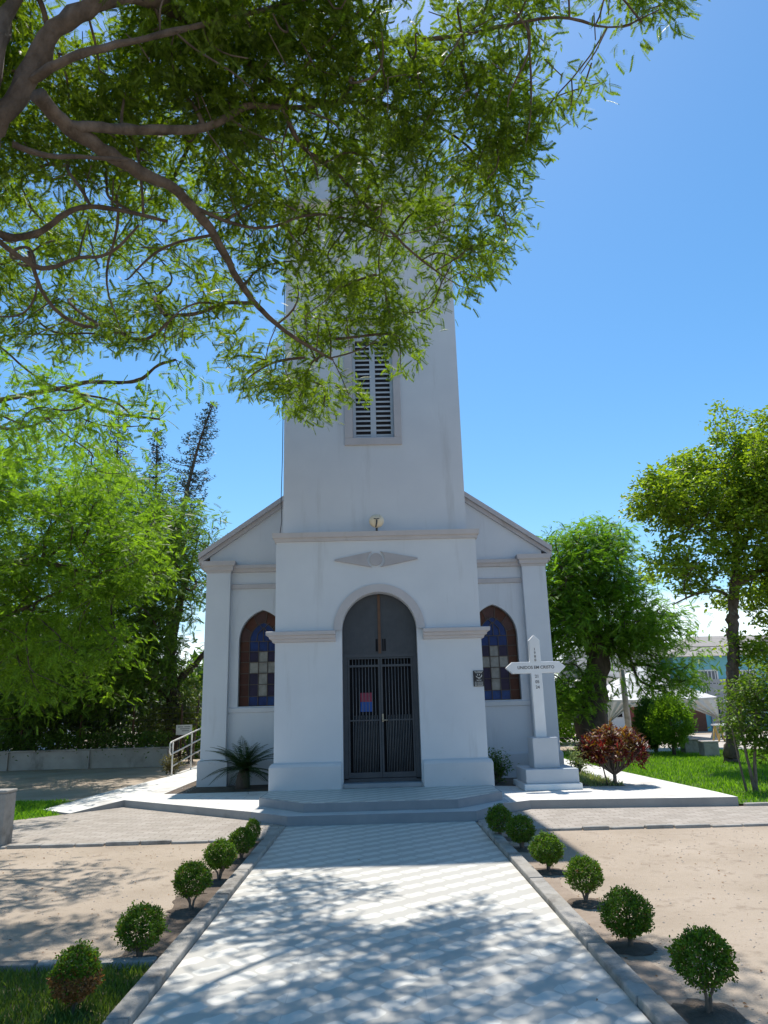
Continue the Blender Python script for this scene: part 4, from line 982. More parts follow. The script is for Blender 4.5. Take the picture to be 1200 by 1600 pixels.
# right: slender trunk carrying a broad crown with glossy leaves
tb = PZ(1143, 1192, .03)
limbs = [([tb, tb + a3(0, 0, .25), P(1145, 1120, 19.6), P(1146, 1050, 19.6), P(1145, 980, 19.6), P(1145, 930, 19.6), P(1150, 880, 19.6)], .17, .11),
         ([P(1143, 935, 19.6), P(1120, 920, 19.3), P(1085, 928, 19.0), P(1050, 945, 18.8)], .05, .012), ([P(1146, 915, 19.6), P(1185, 895, 19.8), P(1240, 850, 20)], .11, .05),
         ([P(1150, 880, 19.6), P(1120, 840, 19.4), P(1070, 815, 19.2), P(1030, 790, 19)], .07, .02), ([P(1150, 880, 19.6), P(1150, 800, 19.6), P(1130, 730, 19.6)], .09, .03), ([P(1150, 870, 19.6), P(1200, 780, 19.6), P(1230, 700, 19.6)], .09, .03)]
ells = [(P(1190, 985, 19.2), (.75, .8, .5)), (P(1185, 1000, 19.4), (.65, .7, .55)), (P(1172, 1060, 19.3), (.5, .5, .38)), (P(1105, 905, 19.0), (.8, .6, .35)), (P(1085, 760, 19.4), (1.65, 1.6, 1.0)), (P(1150, 720, 19.5), (1.5, 1.6, 1.2)), (P(1035, 770, 19), (.95, 1.0, .75)), (P(1100, 850, 19.3), (1.3, 1.3, .75)), (P(1175, 820, 19.6), (1.3, 1.5, 1.3)), (P(1040, 865, 18.8), (.7, .7, .45)), (P(1230, 720, 20), (1.8, 1.8, 1.8)), (P(1190, 920, 19.8), (.9, .9, .7)), (P(1260, 880, 20), (1.5, 1.3, 1.2))]
tree_thing('glossy_tree', 'broad tree with a slender straight trunk on the right lawn', 'tree', tb, [(l_[0], l_[1], l_[2]) for l_ in limbs], [(c_ - np.array([0, 0, .30]), r_) for c_, r_ in ells], 1700, .15, LEAF_SIMPLE, leaf_glossy, bark_m, 61, 30, 3, .15, .4, .006, .45, droop=-.15, tilt=.9, wob=.5)
# low hanging leaves on that trunk's far side: small tree at the right edge
tb = PZ(1180, 1238, .03)
limbs = [([tb, tb + a3(-.05, 0, .5), tb + a3(-.1, 0, 1.2)], .032, .015), ([tb + a3(.03, .02, 0), tb + a3(.08, 0, .6), tb + a3(.25, 0, 1.5)], .035, .012), ([tb + a3(-.12, .05, 0), tb + a3(-.22, 0, .6), tb + a3(-.25, 0, 1.1)], .022, .01)]
ells = [(tb + a3(.12, 0, 1.35), (.52, .5, .62)), (tb + a3(-.12, 0, 1.0), (.25, .3, .3)), (tb + a3(.45, 0, 1.6), (.5, .5, .6)), (tb + a3(.3, 0, .8), (.4, .4, .35))]
tree_thing('young_tree', 'young bushy tree with pale thin stems at the right edge of the lawn', 'tree', tb, limbs, ells, 330, .085, LEAF_SIMPLE, leafy('young_tree_leaves', (.035, .09, .008), (.13, .22, .022), .45), stem_m, 67, 14, 2, .09, .2, .004, .2)

# two thuja shrubs on the lawn
def thuja(label, base, h, r, seed, m):
    root = empty('thuja', tuple(base), label, 'shrub', 'round conifer shrubs on the lawn'); rg = random.Random(seed); nr = np.random.default_rng(seed); base = np.array(base, float)
    mb = MB(); mb.tube([base, base + [0.02, 0, h * .3], base + [0, 0, h * .7]], [.06, .05, .02], 7); mb.build('trunk', bark_dark_m, root, fix=False)
    k = 1500; q = nr.normal(0, 1, (k, 3)); q /= np.linalg.norm(q, axis=1, keepdims=True); rr_ = nr.uniform(.6, 1, k) ** .6
    wob = np.array([1 + .35 * noise.noise(Vector(v) * 2.6 + Vector((seed, 0, 0))) for v in q])
    pos = base + [0, 0, h * .6] + q * (rr_ * wob)[:, None] * [r, r, h * .44]
    V, F = stamp(*tuft(6, seed, .11), pos, q + [0, 0, .9], nr.normal(0, 1, (k, 3)), nr.uniform(.10, .2, k)); np_mesh('crown', V, F, m, root)
thuja('round dark green conifer shrub, left one of the pair on the lawn', PZ(1026, 1178, .03), 1.55, .50, 3, leaf_hedge)
thuja('round yellow-green conifer shrub, right one of the pair on the lawn', PZ(1054, 1181, .03), 1.65, .62, 9, leaf_thuja)

# croton
def croton():
    base = np.array([4.36, 14.42, TZ]); rg = random.Random(3); nr = np.random.default_rng(3)
    root = empty('croton_shrub', tuple(base), 'croton shrub with red, maroon and yellow leaves beside the right walkway', 'shrub')
    mb = MB(); ends = []
    mb.tube([base, base + [0, 0, .2]], [.035, .032], 8)
    mb.tube([base + [-.14, .02, 0], base + [-.19, .02, .3], base + [-.24, .02, .6]], [.014, .012, .009], 6)
    for i in range(80):
        a = rg.uniform(0, 6.28); rr_ = math.sqrt(rg.random()) * .58; zt = .50 + .58 * math.sqrt(max(0, 1 - (rr_ / .64) ** 2)) * rg.uniform(.35, 1.05)
        e = base + np.array([rr_ * math.cos(a), rr_ * math.sin(a), zt]); mb.tube([base + [0, 0, .18], base + [rr_ * .45 * math.cos(a), rr_ * .45 * math.sin(a), .34], e], [.014, .009, .006], 5, cap=False); ends.append(e)
    mb.build('stem', stem_m, root, fix=False)
    pos = np.repeat(np.array(ends), 40, 0); k = len(pos); a = nr.uniform(0, 6.28, k); e = nr.uniform(-.3, 1.1, k)
    ax = np.stack([np.cos(a) * np.cos(e), np.sin(a) * np.cos(e), np.sin(e)], 1); pos = pos + np.stack([nr.normal(0, .025, k), nr.normal(0, .025, k), -nr.uniform(0, .30, k)], 1)
    V, F = stamp(*LEAF_LONG, pos, ax, np.tile([0, 0, 1.], (k, 1)) + nr.normal(0, .3, (k, 3)), nr.uniform(.10, .19, k)); hgt = pos[:, 2] - base[2]
    np_mesh('leaves', V, F, None, root, mi=(nr.random(k) < np.clip((hgt - .3) * .8, .06, .62)).astype(int), mats=[leaf_red, leafy('croton_yellow_leaves', (.11, .07, .012), (.38, .22, .028), .35, tcol=(1.3, 1, .5), nscale=14)])
croton()
def small_shrub(name, label, base, r, h, n, size, m, seed, tmpl=LEAF_SIMPLE, cat='shrub'):
    base = np.array(base, float); root = empty(name, tuple(base), label, cat); nr = np.random.default_rng(seed); rg = random.Random(seed)
    mb = MB()
    ends = []
    for i in range(16):
        a = rg.uniform(0, 6.28); q = math.sqrt(rg.random()) * r; e = base + np.array([q * math.cos(a), q * math.sin(a), h * rg.uniform(.5, 1.0)])
        mb.tube([base, base + (e - base) * .5 + [0, 0, .03], e], [.008, .006, .003], 5, cap=False); ends.append((base, e))
    mb.build('stem', stem_m, root, fix=False); per = n // 16; pos = []; ax = []
    for s_, e in ends:
        f = nr.uniform(.3, 1.05, per)[:, None]; pos.append(s_ + (e - s_) * f + nr.normal(0, r * .2, (per, 3))); d = nr.normal(0, 1, (per, 3)); d[:, 2] = d[:, 2] * .5 + .35; ax.append(d)
    pos = np.concatenate(pos); pos[:, 2] = np.maximum(pos[:, 2], base[2] + .02); ax = np.concatenate(ax); k = len(pos)
    V, F = stamp(*tmpl, pos, ax, np.tile([0, 0, 1.], (k, 1)) + nr.normal(0, .5, (k, 3)), nr.uniform(.7, 1.3, k) * size); np_mesh('leaves', V, F, m, root)
small_shrub('variegated_shrub', 'pale variegated shrub between the cross and the croton shrub', PZ(905, 1210, TZ), .30, .62, 900, .06, leaf_pale, 71)
small_shrub('leafy_shrub', 'dark leafy shrub in the corner between portico and cross', (2.33, 15.3, TZ), .30, .62, 1300, .06, leaf_hedge, 73)
small_shrub('low_shrub', 'small dry round shrub at the foot of the white railing post', PZ(268, 1210, .1), .3, .45, 700, .07, leafy('dull_leaves', (.06, .065, .02), (.14, .13, .05), .3), 75)

# cycad palm
def cycad():
    base = np.array([-2.72, 15.75, TZ]); rg = random.Random(8); root = empty('cycad_palm', tuple(base), 'small dark cycad palm left of the portico', 'palm')
    mb = MB(); mb.tube([base, base + [0, 0, .12], base + [0.01, 0, .24], base + [.02, 0, .36]], [.15, .14, .125, .09], 12); mb.build('trunk', bark_dark_m, root, fix=False)
    P_, D_, N_, S_ = [], [], [], []; st = MB(); o = base + np.array([.02, 0, .34])
    for i in range(40):
        a = i * 2.39996 + rg.uniform(-.2, .2); el = rg.uniform(-.15, 1.1) if i > 7 else rg.uniform(1.0, 1.4); Lf = rg.uniform(.72, .98)
        d = np.array([math.cos(a) * math.cos(el), math.sin(a) * math.cos(el), math.sin(el)]); h = np.array([math.cos(a), math.sin(a), 0.])
        pts = [o + d * Lf * u + h * Lf * .25 * u * u - np.array([0, 0, .62 * Lf * u ** 2.2 * (1 - .55 * math.sin(el))]) for u in np.linspace(0, 1, 12)]
        st.tube(pts, list(np.linspace(.009, .003, 12)), 5, cap=False)
        for j in range(1, 12):
            t = pts[j] - pts[j - 1]; t /= np.linalg.norm(t); sd_ = np.cross(t, [0, 0, 1]); sd_ /= np.linalg.norm(sd_) + 1e-9
            for f in (0, .33, .66):
                p = pts[j - 1] + (pts[j] - pts[j - 1]) * f
                for sg in (-1, 1):
                    P_.append(p); D_.append(sd_ * sg + t * .7 + np.array([0, 0, -.15 + rg.uniform(-.1, .1)])); N_.append(np.cross(t, sd_) * -1 + np.array([0, 0, .3])); S_.append(.17 * math.sin(math.pi * min(.97, .2 + .75 * (j + f) / 12)))
    st.build('stem', leaf_palm, root, fix=False)
    V, F = stamp(np.array([(0, 0, 0), (.4, .055, .0), (1, 0, -.06), (.4, -.055, .0)], float), np.array([(0, 1, 2, 3)]), np.array(P_), np.array(D_), np.array(N_), np.array(S_)); np_mesh('fronds', V, F, leaf_palm, root)
cycad()

# ------------------------------------------------------------------ clipped box bushes
def topiary_mesh(seed, R, H, n=9500, dry=0, stretch=1.0, thin=.0):
    nr = np.random.default_rng(seed); rg = random.Random(seed)
    q = nr.normal(0, 1, (n, 3)); q /= np.linalg.norm(q, axis=1, keepdims=True)
    bump_ = np.array([noise.noise(Vector(v) * 2.2 + Vector((seed * 3.1, 0, 0))) * .24 + noise.noise(Vector(v) * 6 + Vector((0, seed, 0))) * .16 for v in q])
    keep = nr.random(n) > thin * (q[:, 2] < -.25); q = q[keep]; bump_ = bump_[keep]; k = len(q)
    flat = 1 - .22 * np.maximum(0, -q[:, 2]) ** 2
    rad = (1 + bump_) * nr.uniform(.70, 1.03, k) ** .7
    c = np.array([0, 0, H - R * stretch * .94]); pos = c + q * (rad * flat)[:, None] * R * [1, 1, stretch]
    sh = nr.normal(0, 1, (16, 3)); sh[:, 2] = np.abs(sh[:, 2]) * .8 - .2; sh /= np.linalg.norm(sh, axis=1, keepdims=True)
    ex = np.repeat(sh, 12, 0); pos[:len(ex)] = c + ex * (R * nr.uniform(.95, 1.22, len(ex)))[:, None] * [1, 1, stretch] + nr.normal(0, .008, (len(ex), 3)); q[:len(ex)] = ex
    ax = q * .7 + nr.normal(0, .7, (k, 3)) + [0, 0, .25]; nm = q + nr.normal(0, .5, (k, 3)) + [0, 0, .35]
    lv = (np.array([(0, 0, 0), (.35, .30, .05), (.75, .26, .04), (1, 0, -.05), (.75, -.26, .04), (.35, -.30, .05)], float), np.array([(0, 1, 2, 3, 4, 5)]))
    V, F = stamp(*lv, pos, ax, nm, nr.uniform(.010, .019, k))
    stem = MB(); b0 = np.array([0, 0, -.01])
    for i in range(4):
        a = rg.uniform(0, 6.28); e = c + np.array([math.cos(a), math.sin(a), rg.uniform(-.2, .5)]) * R * .7
        stem.tube([b0 + [rg.uniform(-.012, .012), rg.uniform(-.012, .012), 0], np.array([.2 * e[0], .2 * e[1], H * .22]), np.array([.6 * e[0], .6 * e[1], H * .38]), e], [.011, .009, .007, .004], 6, cap=False)
        for j in range(4):
            a2 = a + rg.uniform(-1, 1); e2 = c + np.array([math.cos(a2) * .85, math.sin(a2) * .85, rg.uniform(-.75, .4)]) * R
            stem.tube([np.array([.5 * e[0], .5 * e[1], H * .34]), e2], [.005, .002], 4, cap=False)
    mi = (nr.random(k) < .03).astype(int)
    if dry:
        low = (pos[:, 2] < H * .62) & (nr.random(k) < .92) | (nr.random(k) < .06); mi = low.astype(int)
    return V, F, stem, mi
disc_pts = []; bush_seed = [20]
def bush(i, x, y, s, rz, label, group):
    rg = random.Random(bush_seed[0]); bush_seed[0] += 7
    root = empty('box_bush', (x, y, 0), label, 'bush', group, rz); root.scale = s; root.empty_display_size = .1
    V, F, stem, mi = topiary_mesh(bush_seed[0], (.152, .149, .154)[i] * rg.uniform(.95, 1.05), .358 * rg.uniform(.95, 1.05), thin=(.55, .2, .65)[i], stretch=rg.uniform(.94, 1.08))
    c = np_mesh('crown', V, F, None, mi=mi, mats=[leaf_box, leaf_dry]); c.parent = root
    c = stem.build('stem', stem_m, fix=False); c.parent = root
    disc_pts.append((x, y))
GR, GL = 'clipped bushes along the right kerb', 'clipped bushes along the left kerb'
pos_words = ['right beside the church steps', 'second from the steps', 'third from the steps', 'fourth from the steps', 'fifth from the steps', 'nearest to the viewer']
for j, (i, x, y, s, rz) in enumerate([(0, 1.50, 9.93, (.95, .95, 1.05), .3), (1, 1.63, 9.2, (1.0, 1.0, .98), 1.2), (1, 1.66, 7.98, (1.03, 1.03, .95), 2.6), (2, 1.70, 6.75, (.95, .95, .98), 4.0), (1, 1.67, 5.57, (1.07, 1.07, 1.0), 5.1), (2, 1.715, 4.44, (1.04, 1.0, 1.05), .6)]):
    bush(i, x, y, s, rz, 'clipped bush in the row right of the path, ' + pos_words[j], GR)
for j, (i, x, y, s, rz) in enumerate([(0, -1.60, 10.05, (.6, .6, .85), 2.1), (0, -1.56, 9.05, (.92, .92, .95), 3.3), (1, -1.59, 8.0, (1.0, 1.0, .98), .4), (0, -1.60, 6.89, (1.0, 1.0, 1.0), 5.5), (2, -1.64, 5.62, (1.0, 1.0, .97), 1.9)]):
    bush(i, x, y, s, rz, 'clipped bush in the row left of the path, ' + ['slimmest, beside the church steps', 'second from the steps', 'third from the steps', 'fourth from the steps', 'fifth from the steps'][j], GL)
root = empty('box_bush', (-1.73, 4.72, 0), 'half-dry bush with brown lower leaves in the near left grass', 'bush', GL)
V, F, stem, mi = topiary_mesh(12, .125, .335, 7000, 1, 1.2); off = np.array([-1.73, 4.72, 0])
np_mesh('crown', V + off, F, None, root, mi=mi, mats=[leaf_box, leaf_dry])
stem.v = [tuple(np.array(v) + off) for v in stem.v]; stem.build('stem', stem_m, root, fix=False)
# darker ragged disc of ground round each bush
b = MB(); r_ = random.Random(2)
for x, y in disc_pts:
    n = 22; ring = [(x + (.19 + r_.uniform(-.035, .035)) * math.cos(2 * math.pi * i / n), y + (.18 + r_.uniform(-.035, .035)) * math.sin(2 * math.pi * i / n)) for i in range(n)]
    b.add([(px, py, .008) for px, py in ring] + [(x, y, .018)], [(i, (i + 1) % n, n) for i in range(n)])
tag(b.build('planting_ground', soil_m, fix=False), kind='structure')

# ------------------------------------------------------------------ left background
gw = empty('garden_wall', (-14, 25.3, 0), 'low stained white garden wall below the dark hedge', 'wall')
stain_shade_m = mottled('stained_shaded_wall', (.27, .26, .24), (.40, .385, .36), 1.5, .85, .3, 25, extra=((.2, .19, .17), 1.8, .55, (1, 1, .5)))  # stain streaks; base grey also darkened to carry the shade on the wall
b = MB(); b.box(-30, -6.75, 25.15, 25.35, 0, .55); b.build('wall_body', stain_shade_m, gw, .01)
b = MB(); b.box(-30, -6.72, 25.11, 25.39, .551, .60); b.build('coping', concrete_m, gw, .01)
for x_ in (-6.9, -9.4, -12, -14.6):
    b = MB(); b.box(x_ - .12, x_ + .12, 25.09, 25.14, 0, .55); b.build('pier', stain_shade_m, gw)
def hedge():
    nr = np.random.default_rng(4); k = 16000; root = empty('hedge', (-14, 25.9, .2), 'dark hedge growing along the top of the low wall', 'hedge')
    x = nr.uniform(-26, -6.9, k); h = np.array([.82 + .16 * noise.noise(Vector((v * .9, 0, 3))) for v in x]); y = 25.75 + nr.normal(0, .33, k); z = .25 + nr.uniform(0, 1, k) ** .6 * h
    ax = nr.normal(0, 1, (k, 3)); V, F = stamp(*LEAF_SIMPLE, np.stack([x, y, z], 1), ax, nr.normal(0, .5, (k, 3)) + [0, 0, 1], nr.uniform(.07, .13, k)); np_mesh('leaves', V, F, leaf_hedge, root)
    mb = MB()
    for i in range(60): xx = -26 + i * .32; mb.tube([(xx, 25.75, 0), (xx + .1, 25.7, .9)], [.02, .008], 5)
    mb.build('stem', bark_dark_m, root, fix=False)
hedge()
# wire fence behind with posts, and the dark undergrowth
fn = empty('wire_fence', (-9, 26.6, 0), 'tall wire fence with rusty posts behind the hedge', 'fence')
for x_ in (-6.75, -8.4, -10.2, -12.2, -14.4, -5.6, -4.7):
    b = MB(); b.tube([(x_, 26.6, 0), (x_, 26.6, 1.95)], .035, 8); b.build('post', rust_m, fn)
b = MB()
for i in range(9): b.tube([(-16, 26.6, .25 + i * .2), (-4.6, 26.6, .25 + i * .2)], .006, 4)
for i in range(60): b.tube([(-16 + i * .19, 26.6, .2), (-16 + i * .19, 26.6, 1.9)], .004, 4)
b.build('wire_mesh', iron_m, fn)
def mass(name, label, pts, n, size, m, seed, cat='undergrowth'):
    nr = np.random.default_rng(seed); V_ = []; 
    x0, x1, y0, y1, z1 = pts; k = n; x = nr.uniform(x0, x1, k); y = nr.uniform(y0, y1, k); top = np.array([z1 * (.75 + .45 * noise.noise(Vector((a * .45, b_ * .3, seed)))) for a, b_ in zip(x, y)])
    z = nr.uniform(0, 1, k) ** .7 * np.maximum(top, .2); V, F = stamp(*LEAF_SIMPLE, np.stack([x, y, z], 1), nr.normal(0, 1, (k, 3)), nr.normal(0, .5, (k, 3)) + [0, 0, 1], nr.uniform(.7, 1.3, k) * size)
    return tag(np_mesh(name, V, F, m), label, cat, kind='stuff')
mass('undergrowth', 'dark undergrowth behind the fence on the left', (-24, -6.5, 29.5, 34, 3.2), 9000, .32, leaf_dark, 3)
mass('undergrowth', 'sunlit greenery beyond the railing beside the church', (-7.5, -4.4, 29, 33, 1.6), 2600, .22, leaf_feather, 4)
mass('treeline', 'far green trees closing the view on the left', (-50, -9, 60, 68, 7.5), 9000, .9, leaf_hedge, 6, 'trees')
mass('treeline', 'far green trees closing the view on the right', (6, 30, 62, 68, 4.0), 6000, .8, leaf_hedge, 7, 'trees')
mass('undergrowth', 'greenery behind the trunk right of the church', (4.5, 9.0, 31, 34, 2.6), 5000, .25, leaf_feather, 8)

# house roof glimpsed at far left
hs_ = empty('house', (-22, 40, 0), 'pale house with brown roof glimpsed between trunks at far left', 'house')
b = MB(); b.box(-27, -17.5, 40, 46, 0, 2.2); b.build('wall', white_m, hs_)
b = MB(); b.add([(-27.5, 39.4, 2.2), (-17, 39.4, 2.2), (-17, 46.6, 2.2), (-27.5, 46.6, 2.2), (-25, 43, 3.7), (-19.5, 43, 3.7)], [(0, 1, 5, 4), (2, 3, 4, 5), (1, 2, 5), (3, 0, 4), (3, 2, 1, 0)]); b.build('roof', roof_m, hs_)
b = MB(); b.box(-20.5, -19.3, 39.97, 40.02, .9, 1.8); b.build('window', dark_m, hs_)

# white handrail along the ramp
hr = empty('handrail', (-5.3, 21.1, .1), 'white tubular handrail beside the ramp at the church corner', 'railing')
rail_m = mottled('rail_white', (.55, .55, .53), (.64, .64, .62), 4, .45, 0)
ra = [PZ(268, 1213, .1), None]
x0_, y0_ = ra[0][0], ra[0][1]
b = MB()
b.tube([(x0_ + .1, y0_ + 6, 1.47), (x0_ + .05, y0_ + 3.5, 1.25), (x0_ - .02, y0_ - .1, .93), (x0_ - .03, y0_ - .16, .88), (x0_ - .03, y0_ - .16, .70), (x0_ - .02, y0_ - .1, .63), (x0_ + .05, y0_ + 3.5, .95), (x0_ + .1, y0_ + 6, 1.17)], .021, 8)
b.tube([(x0_ + .0, y0_, .34), (x0_ + .1, y0_ + 6, .86)], .018, 8)
b.build('rail', rail_m, hr, fix=False)
for d_ in (0, 1.9, 3.8, 5.7):
    b = MB(); b.tube([(x0_ + .01 * d_, y0_ + d_, .05), (x0_ + .01 * d_, y0_ + d_, .93 + .09 * d_)], .020, 8); b.build('post', rail_m, hr, fix=False)
# white notice board on the fence
sp = P(289, 1141, 26.4)
sg = empty('notice_board', tuple(sp * [1, 1, 0]), 'small white notice board with dark lines of text on the wire fence', 'sign')
b = MB(); b.box(sp[0] - .30, sp[0] + .24, 26.38, 26.41, sp[2] - .15, sp[2] + .18); b.build('panel', white_m, sg)
b = MB()
for i, (xa, xb) in enumerate(((-.24, -.06), (-.16, .16), (-.10, .14))): b.box(sp[0] + xa, sp[0] + xb, 26.374, 26.379, sp[2] + .10 - i * .065, sp[2] + .125 - i * .065)
b.box(sp[0] - .02, sp[0] + .18, 26.374, 26.379, sp[2] + .10, sp[2] + .125); b.build('lettering', mottled('grey_ink', (.2, .2, .22), (.25, .25, .27), 4, .7, 0), sg)
b = MB()
for x_ in (-.2, .15): b.tube([(sp[0] + x_, 26.43, 0), (sp[0] + x_, 26.43, sp[2])], .02, 6)
b.build('post', iron_m, sg)
# concrete post at the left edge
b = MB(); b.box(-5.30, -4.86, 10.32, 10.62, -.02, .66); b.box(-5.31, -4.85, 10.31, 10.63, .661, .70)
cp = b.build('concrete_post', concrete_m, bevel=.015); tag(cp, 'weathered concrete post standing at the left edge of the paving', 'post')

# ------------------------------------------------------------------ right background
# turquoise building
tq = empty('turquoise_building', (18, 42, 0), 'two storey turquoise building behind the white tent', 'building')
turq = mottled('turquoise_paint', (.17, .46, .54), (.21, .52, .60), 1, .8, .1, 30); grey_w = mottled('grey_render', (.36, .36, .36), (.43, .43, .42), 1, .8, .1, 30)
BY = 42.0; bx0 = P(1060, 1100, BY)[0]; bx1 = bx0 + 16
b = MB(); b.box(bx0, bx1, BY, BY + 9, 0, 4.0); b.build('wall', turq, tq)
b = MB(); b.add([(bx0 - .5, BY - .6, 4.0), (bx1 + .5, BY - .6, 4.0), (bx1 + .5, BY + 9.6, 4.0), (bx0 - .5, BY + 9.6, 4.0), (bx0 + 3, BY + 4.5, 5.5), (bx1 - 3, BY + 4.5, 5.5)], [(0, 1, 5, 4), (2, 3, 4, 5), (1, 2, 5), (3, 0, 4), (3, 2, 1, 0)]); b.build('roof', mottled('fibre_roof', (.26, .24, .22), (.34, .31, .28), 2, .9, .4, 8), tq)
for px in (1108, 1168, 1218):
    c = P(px, 1068, BY); xw = c[0]
    b = MB(); b.box(xw - .55, xw + .55, BY - .05, BY - .001, c[2] - .6, c[2] + .75); wn_ = b.build('window', white_m, tq)
    b = MB(); b.box(xw - .47, xw + .47, BY - .06, BY - .051, c[2] - .52, c[2] + .67); b.build('pane', mottled('dull_glass', (.10, .12, .14), (.16, .18, .2), 2, .2, 0), wn_)
    b = MB()
    for i in range(5): b.box(xw - .45 + i * .2, xw - .41 + i * .2, BY - .075, BY - .065, c[2] - .52, c[2] + .67)
    b.build('grille', white_m, wn_)
for px in (1180, 1125):
    c = P(px, 1100, BY); b = MB(); b.box(c[0] - .6, c[0] + .5, BY - .12, BY - .002, 0, 2.5); b.build('pier', grey_w, tq)
b = MB(); b.box(bx0, bx1, BY - .1, BY - .003, 2.55, 2.75); b.build('floor_band', grey_w, tq)
for px in (1090, 1150):
    c = P(px, 1130, BY); b = MB(); b.box(c[0] - .5, c[0] + .5, BY - .03, BY - .002, 0, 2.1); b.build('door', mottled('door_brown', (.12, .05, .03), (.17, .07, .045), 3, .6, 0), tq)
# low pale house left of it
lh = empty('low_house', (13, 40, 0), 'low pale house with grey roof seen left of the turquoise building', 'house')
hx0, hx1 = P(930, 1100, 40)[0], P(1040, 1100, 40)[0]
b = MB(); b.box(hx0, hx1, 40, 46, 0, 2.9); b.build('wall', white_m, lh)
b = MB(); b.add([(hx0 - .4, 39.6, 2.9), (hx1 + .3, 39.6, 2.9), (hx1 + .3, 46.4, 3.1), (hx0 - .4, 46.4, 3.1), (hx0 - .4, 43, 4.6), (hx1 + .3, 43, 4.6)], [(0, 1, 5, 4), (2, 3, 4, 5), (1, 2, 5), (3, 0, 4), (3, 2, 1, 0)]); b.build('roof', mottled('grey_roof', (.2, .2, .2), (.28, .28, .28), 2, .9, .3, 8), lh)
c = P(988, 1122, 40); b = MB(); b.box(c[0] - .35, c[0] + .35, 39.95, 39.998, 0, 2.0); b.build('door', mottled('door_red', (.2, .05, .04), (.25, .07, .05), 3, .6, 0), lh)
c = P(955, 1125, 40); b = MB(); b.box(c[0] - .6, c[0] + .6, 39.96, 39.998, .9, 1.9); b.build('window', dark_m, lh)

# white party tent with gathered curtains
tent = empty('party_tent', (13, 33.5, 0), 'white party tent with tied back curtains behind the lawn', 'tent')
tent_m = mottled('tent_cloth', (.68, .67, .64), (.76, .75, .72), 1.4, .8, .15, 12); cur_m = mottled('curtain_cloth', (.55, .52, .47), (.64, .61, .56), 1.4, .9, .2, 14)
TY0, TY1 = 33, 37.5; tx0, tx1 = P(945, 1090, TY0)[0], P(1121, 1090, TY0)[0]; ez = P(1040, 1091, TY0)[2]
ax_, ay_, az_ = (tx0 + tx1) / 2, (TY0 + TY1) / 2, ez + 1.55
b = MB(); nq = 14
cor = [(tx0, TY0), (tx1, TY0), (tx1, TY1), (tx0, TY1)]
for i in range(4):
    (xa, ya), (xb, yb) = cor[i], cor[(i + 1) % 4]
    for u in range(nq):
        for v in range(nq):
            def S(u_, v_):
                x_ = xa + (xb - xa) * u_; y_ = ya + (yb - ya) * u_; k_ = v_
                return (x_ + (ax_ - x_) * k_, y_ + (ay_ - y_) * k_, ez + (az_ - ez) * (k_ ** 1.15) - .05 * math.sin(math.pi * u_) * (1 - k_))
            b.add([S(u / nq, v / nq), S((u + 1) / nq, v / nq), S((u + 1) / nq, (v + 1) / nq), S(u / nq, (v + 1) / nq)], [(0, 1, 2, 3)], 0, True)
b.build('canopy', tent_m, tent, fix=False)
b = MB()
for i in range(4):
    (xa, ya), (xb, yb) = cor[i], cor[(i + 1) % 4]
    for u in range(24):
        f0, f1 = u / 24, (u + 1) / 24
        def V_(f): return (xa + (xb - xa) * f, ya + (yb - ya) * f)
        zt = lambda f: ez - .05 * math.sin(math.pi * f)
        b.add([(*V_(f0), zt(f0) - .14), (*V_(f1), zt(f1) - .14), (*V_(f1), zt(f1)), (*V_(f0), zt(f0))], [(0, 1, 2, 3)])
b.build('valance', cur_m, tent, fix=False)
for x_, y_ in cor + [((tx0 + tx1) / 2, TY0)]:
    b = MB(); b.tube([(x_, y_, 0), (x_, y_, ez - .02)], .045, 8); b.build('pole', iron_m, tent)
def drape(x_, side, wide, zt, tie, low):
    b = MB(); n = 26; m = 22
    for i in range(n):
        for j in range(m):
            def S(a, c):
                z = zt * (1 - c) + .05 * c; k_ = abs(z - tie) / ((zt - tie) if z > tie else tie); wd = (.12 + (wide - .12) * min(1, k_) ** 1.1) if z > tie else .12 + (low - .12) * min(1, k_)
                return (x_ + side * wd * a, TY0 - .03 + .05 * math.sin(a * 26) * (.4 + a), z)
            b.add([S(i / n, j / m), S((i + 1) / n, j / m), S((i + 1) / n, (j + 1) / m), S(i / n, (j + 1) / m)], [(0, 1, 2, 3)], 0, True)
    return b
for x_, side, wd, lo in ((tx1 - .05, -1, 2.1, .5), (tx0 + .05, 1, 1.5, .4), ((tx0 + tx1) / 2 + .06, 1, 1.6, .4), ((tx0 + tx1) / 2 - .06, -1, 1.7, .4), (tx1 + .06, 1, .12, .9)):
    drape(x_, side, wd, ez - .10, .85, lo).build('curtain', cur_m, tent, fix=False)
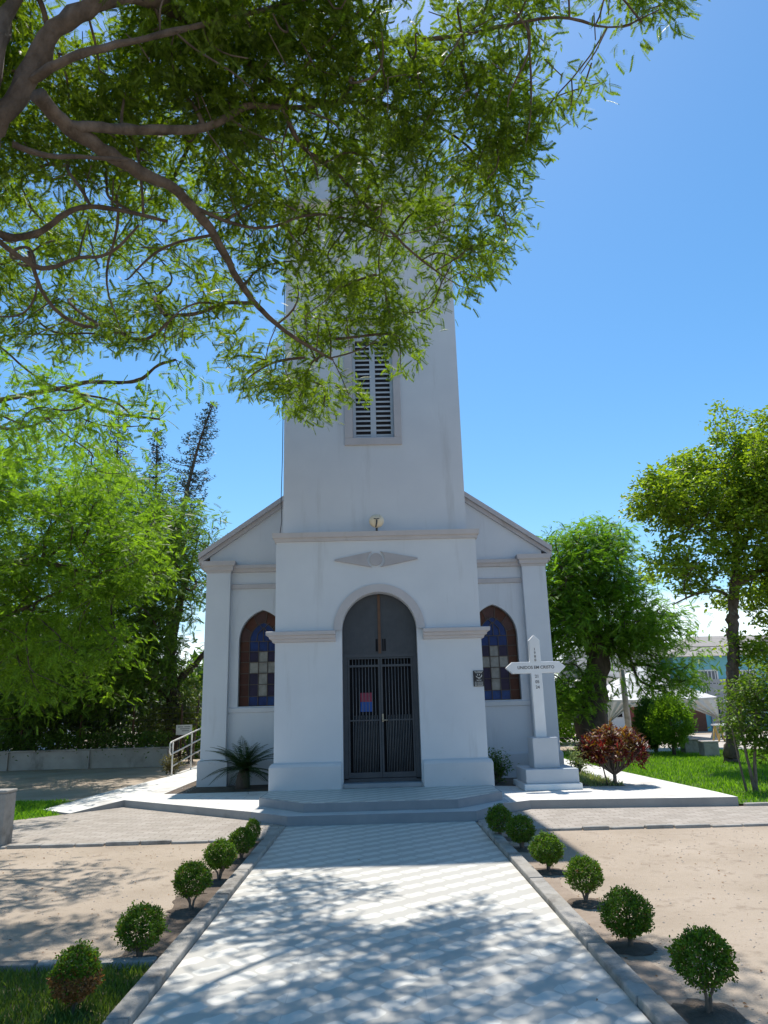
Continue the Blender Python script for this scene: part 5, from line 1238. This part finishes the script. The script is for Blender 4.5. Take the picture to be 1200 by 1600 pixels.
# pole leaning in front of the tent
p0, p1 = PZ(984, 1160, 0.01), None; p0 = P(985, 1158, 31) * [1, 1, 0]; p1 = P(971, 1045, 31)
b = MB(); b.tube([p0, (p0 + p1) / 2, p1], [.13, .12, .11], 10); tag(b.build('utility_pole', concrete_m, fix=False), 'grey leaning pole in front of the white tent', 'pole')
# trestle barrier by the tent
q0, q1 = P(1118, 1150, 31), P(1186, 1148, 31)
tr = empty('trestle_table', tuple((q0 + q1) / 2 * [1, 1, 0]), 'low white trestle table with yellow legs beside the tent', 'table')
wood_m = mottled('yellow_wood', (.5, .34, .10), (.58, .42, .16), 5, .7, .1, 40)
zt_ = .62; b = MB(); b.box(q0[0], q1[0], 30.7, 31.3, zt_, zt_ + .06); b.build('tabletop', white_m, tr)
for xx in (q0[0] + .12, q1[0] - .12):
    for yy in (30.75, 31.25):
        b = MB(); b.tube([(xx - .12, yy, 0), (xx, yy, zt_)], .035, 6); b.tube([(xx + .12, yy, 0), (xx, yy, zt_)], .035, 6); b.build('leg', wood_m, tr)
# two concrete blocks at the edge of the lawn
for (px, py), lab in (((1083, 1192), 'square concrete block on the far lawn edge, left one of two'), ((1114, 1197), 'square grey concrete block nearer the slender trunk, right one of two')):
    c = PZ(px, py - 14, .03); b = MB(); b.box(c[0] - .22, c[0] + .22, c[1], c[1] + .4, .0, .42); b.box(c[0] - .235, c[0] + .235, c[1] - .015, c[1] + .415, .421, .47)
    o = b.build('concrete_block', concrete_m, bevel=.02); tag(o, lab, 'block', 'concrete blocks by the lawn')
# low brown fence right of the church
lf = empty('low_fence', (6.5, 25.6, 0), 'low rusty rail fence in front of the thick trunk', 'fence')
for x_ in (4.9, 5.9, 6.9, 7.9):
    b = MB(); b.tube([(x_, 25.6, 0), (x_, 25.6, .55)], .03, 6); b.build('post', rust_m, lf)
for z_ in (.12, .52): b = MB(); b.tube([(4.6, 25.6, z_), (8.1, 25.6, z_)], .022, 6); b.build('rail', rust_m, lf)
# overhead cable
c0, c1 = P(1000, 1003, 38), P(1260, 985, 38)
b = MB(); b.tube([c0 + (c1 - c0) * f - np.array([0, 0, .5 * 4 * f * (1 - f)]) for f in np.linspace(-1.5, 2, 24)], .022, 5); tag(b.build('power_cable', letter_m, fix=False), 'black overhead cable crossing the sky above the tent', 'cable')
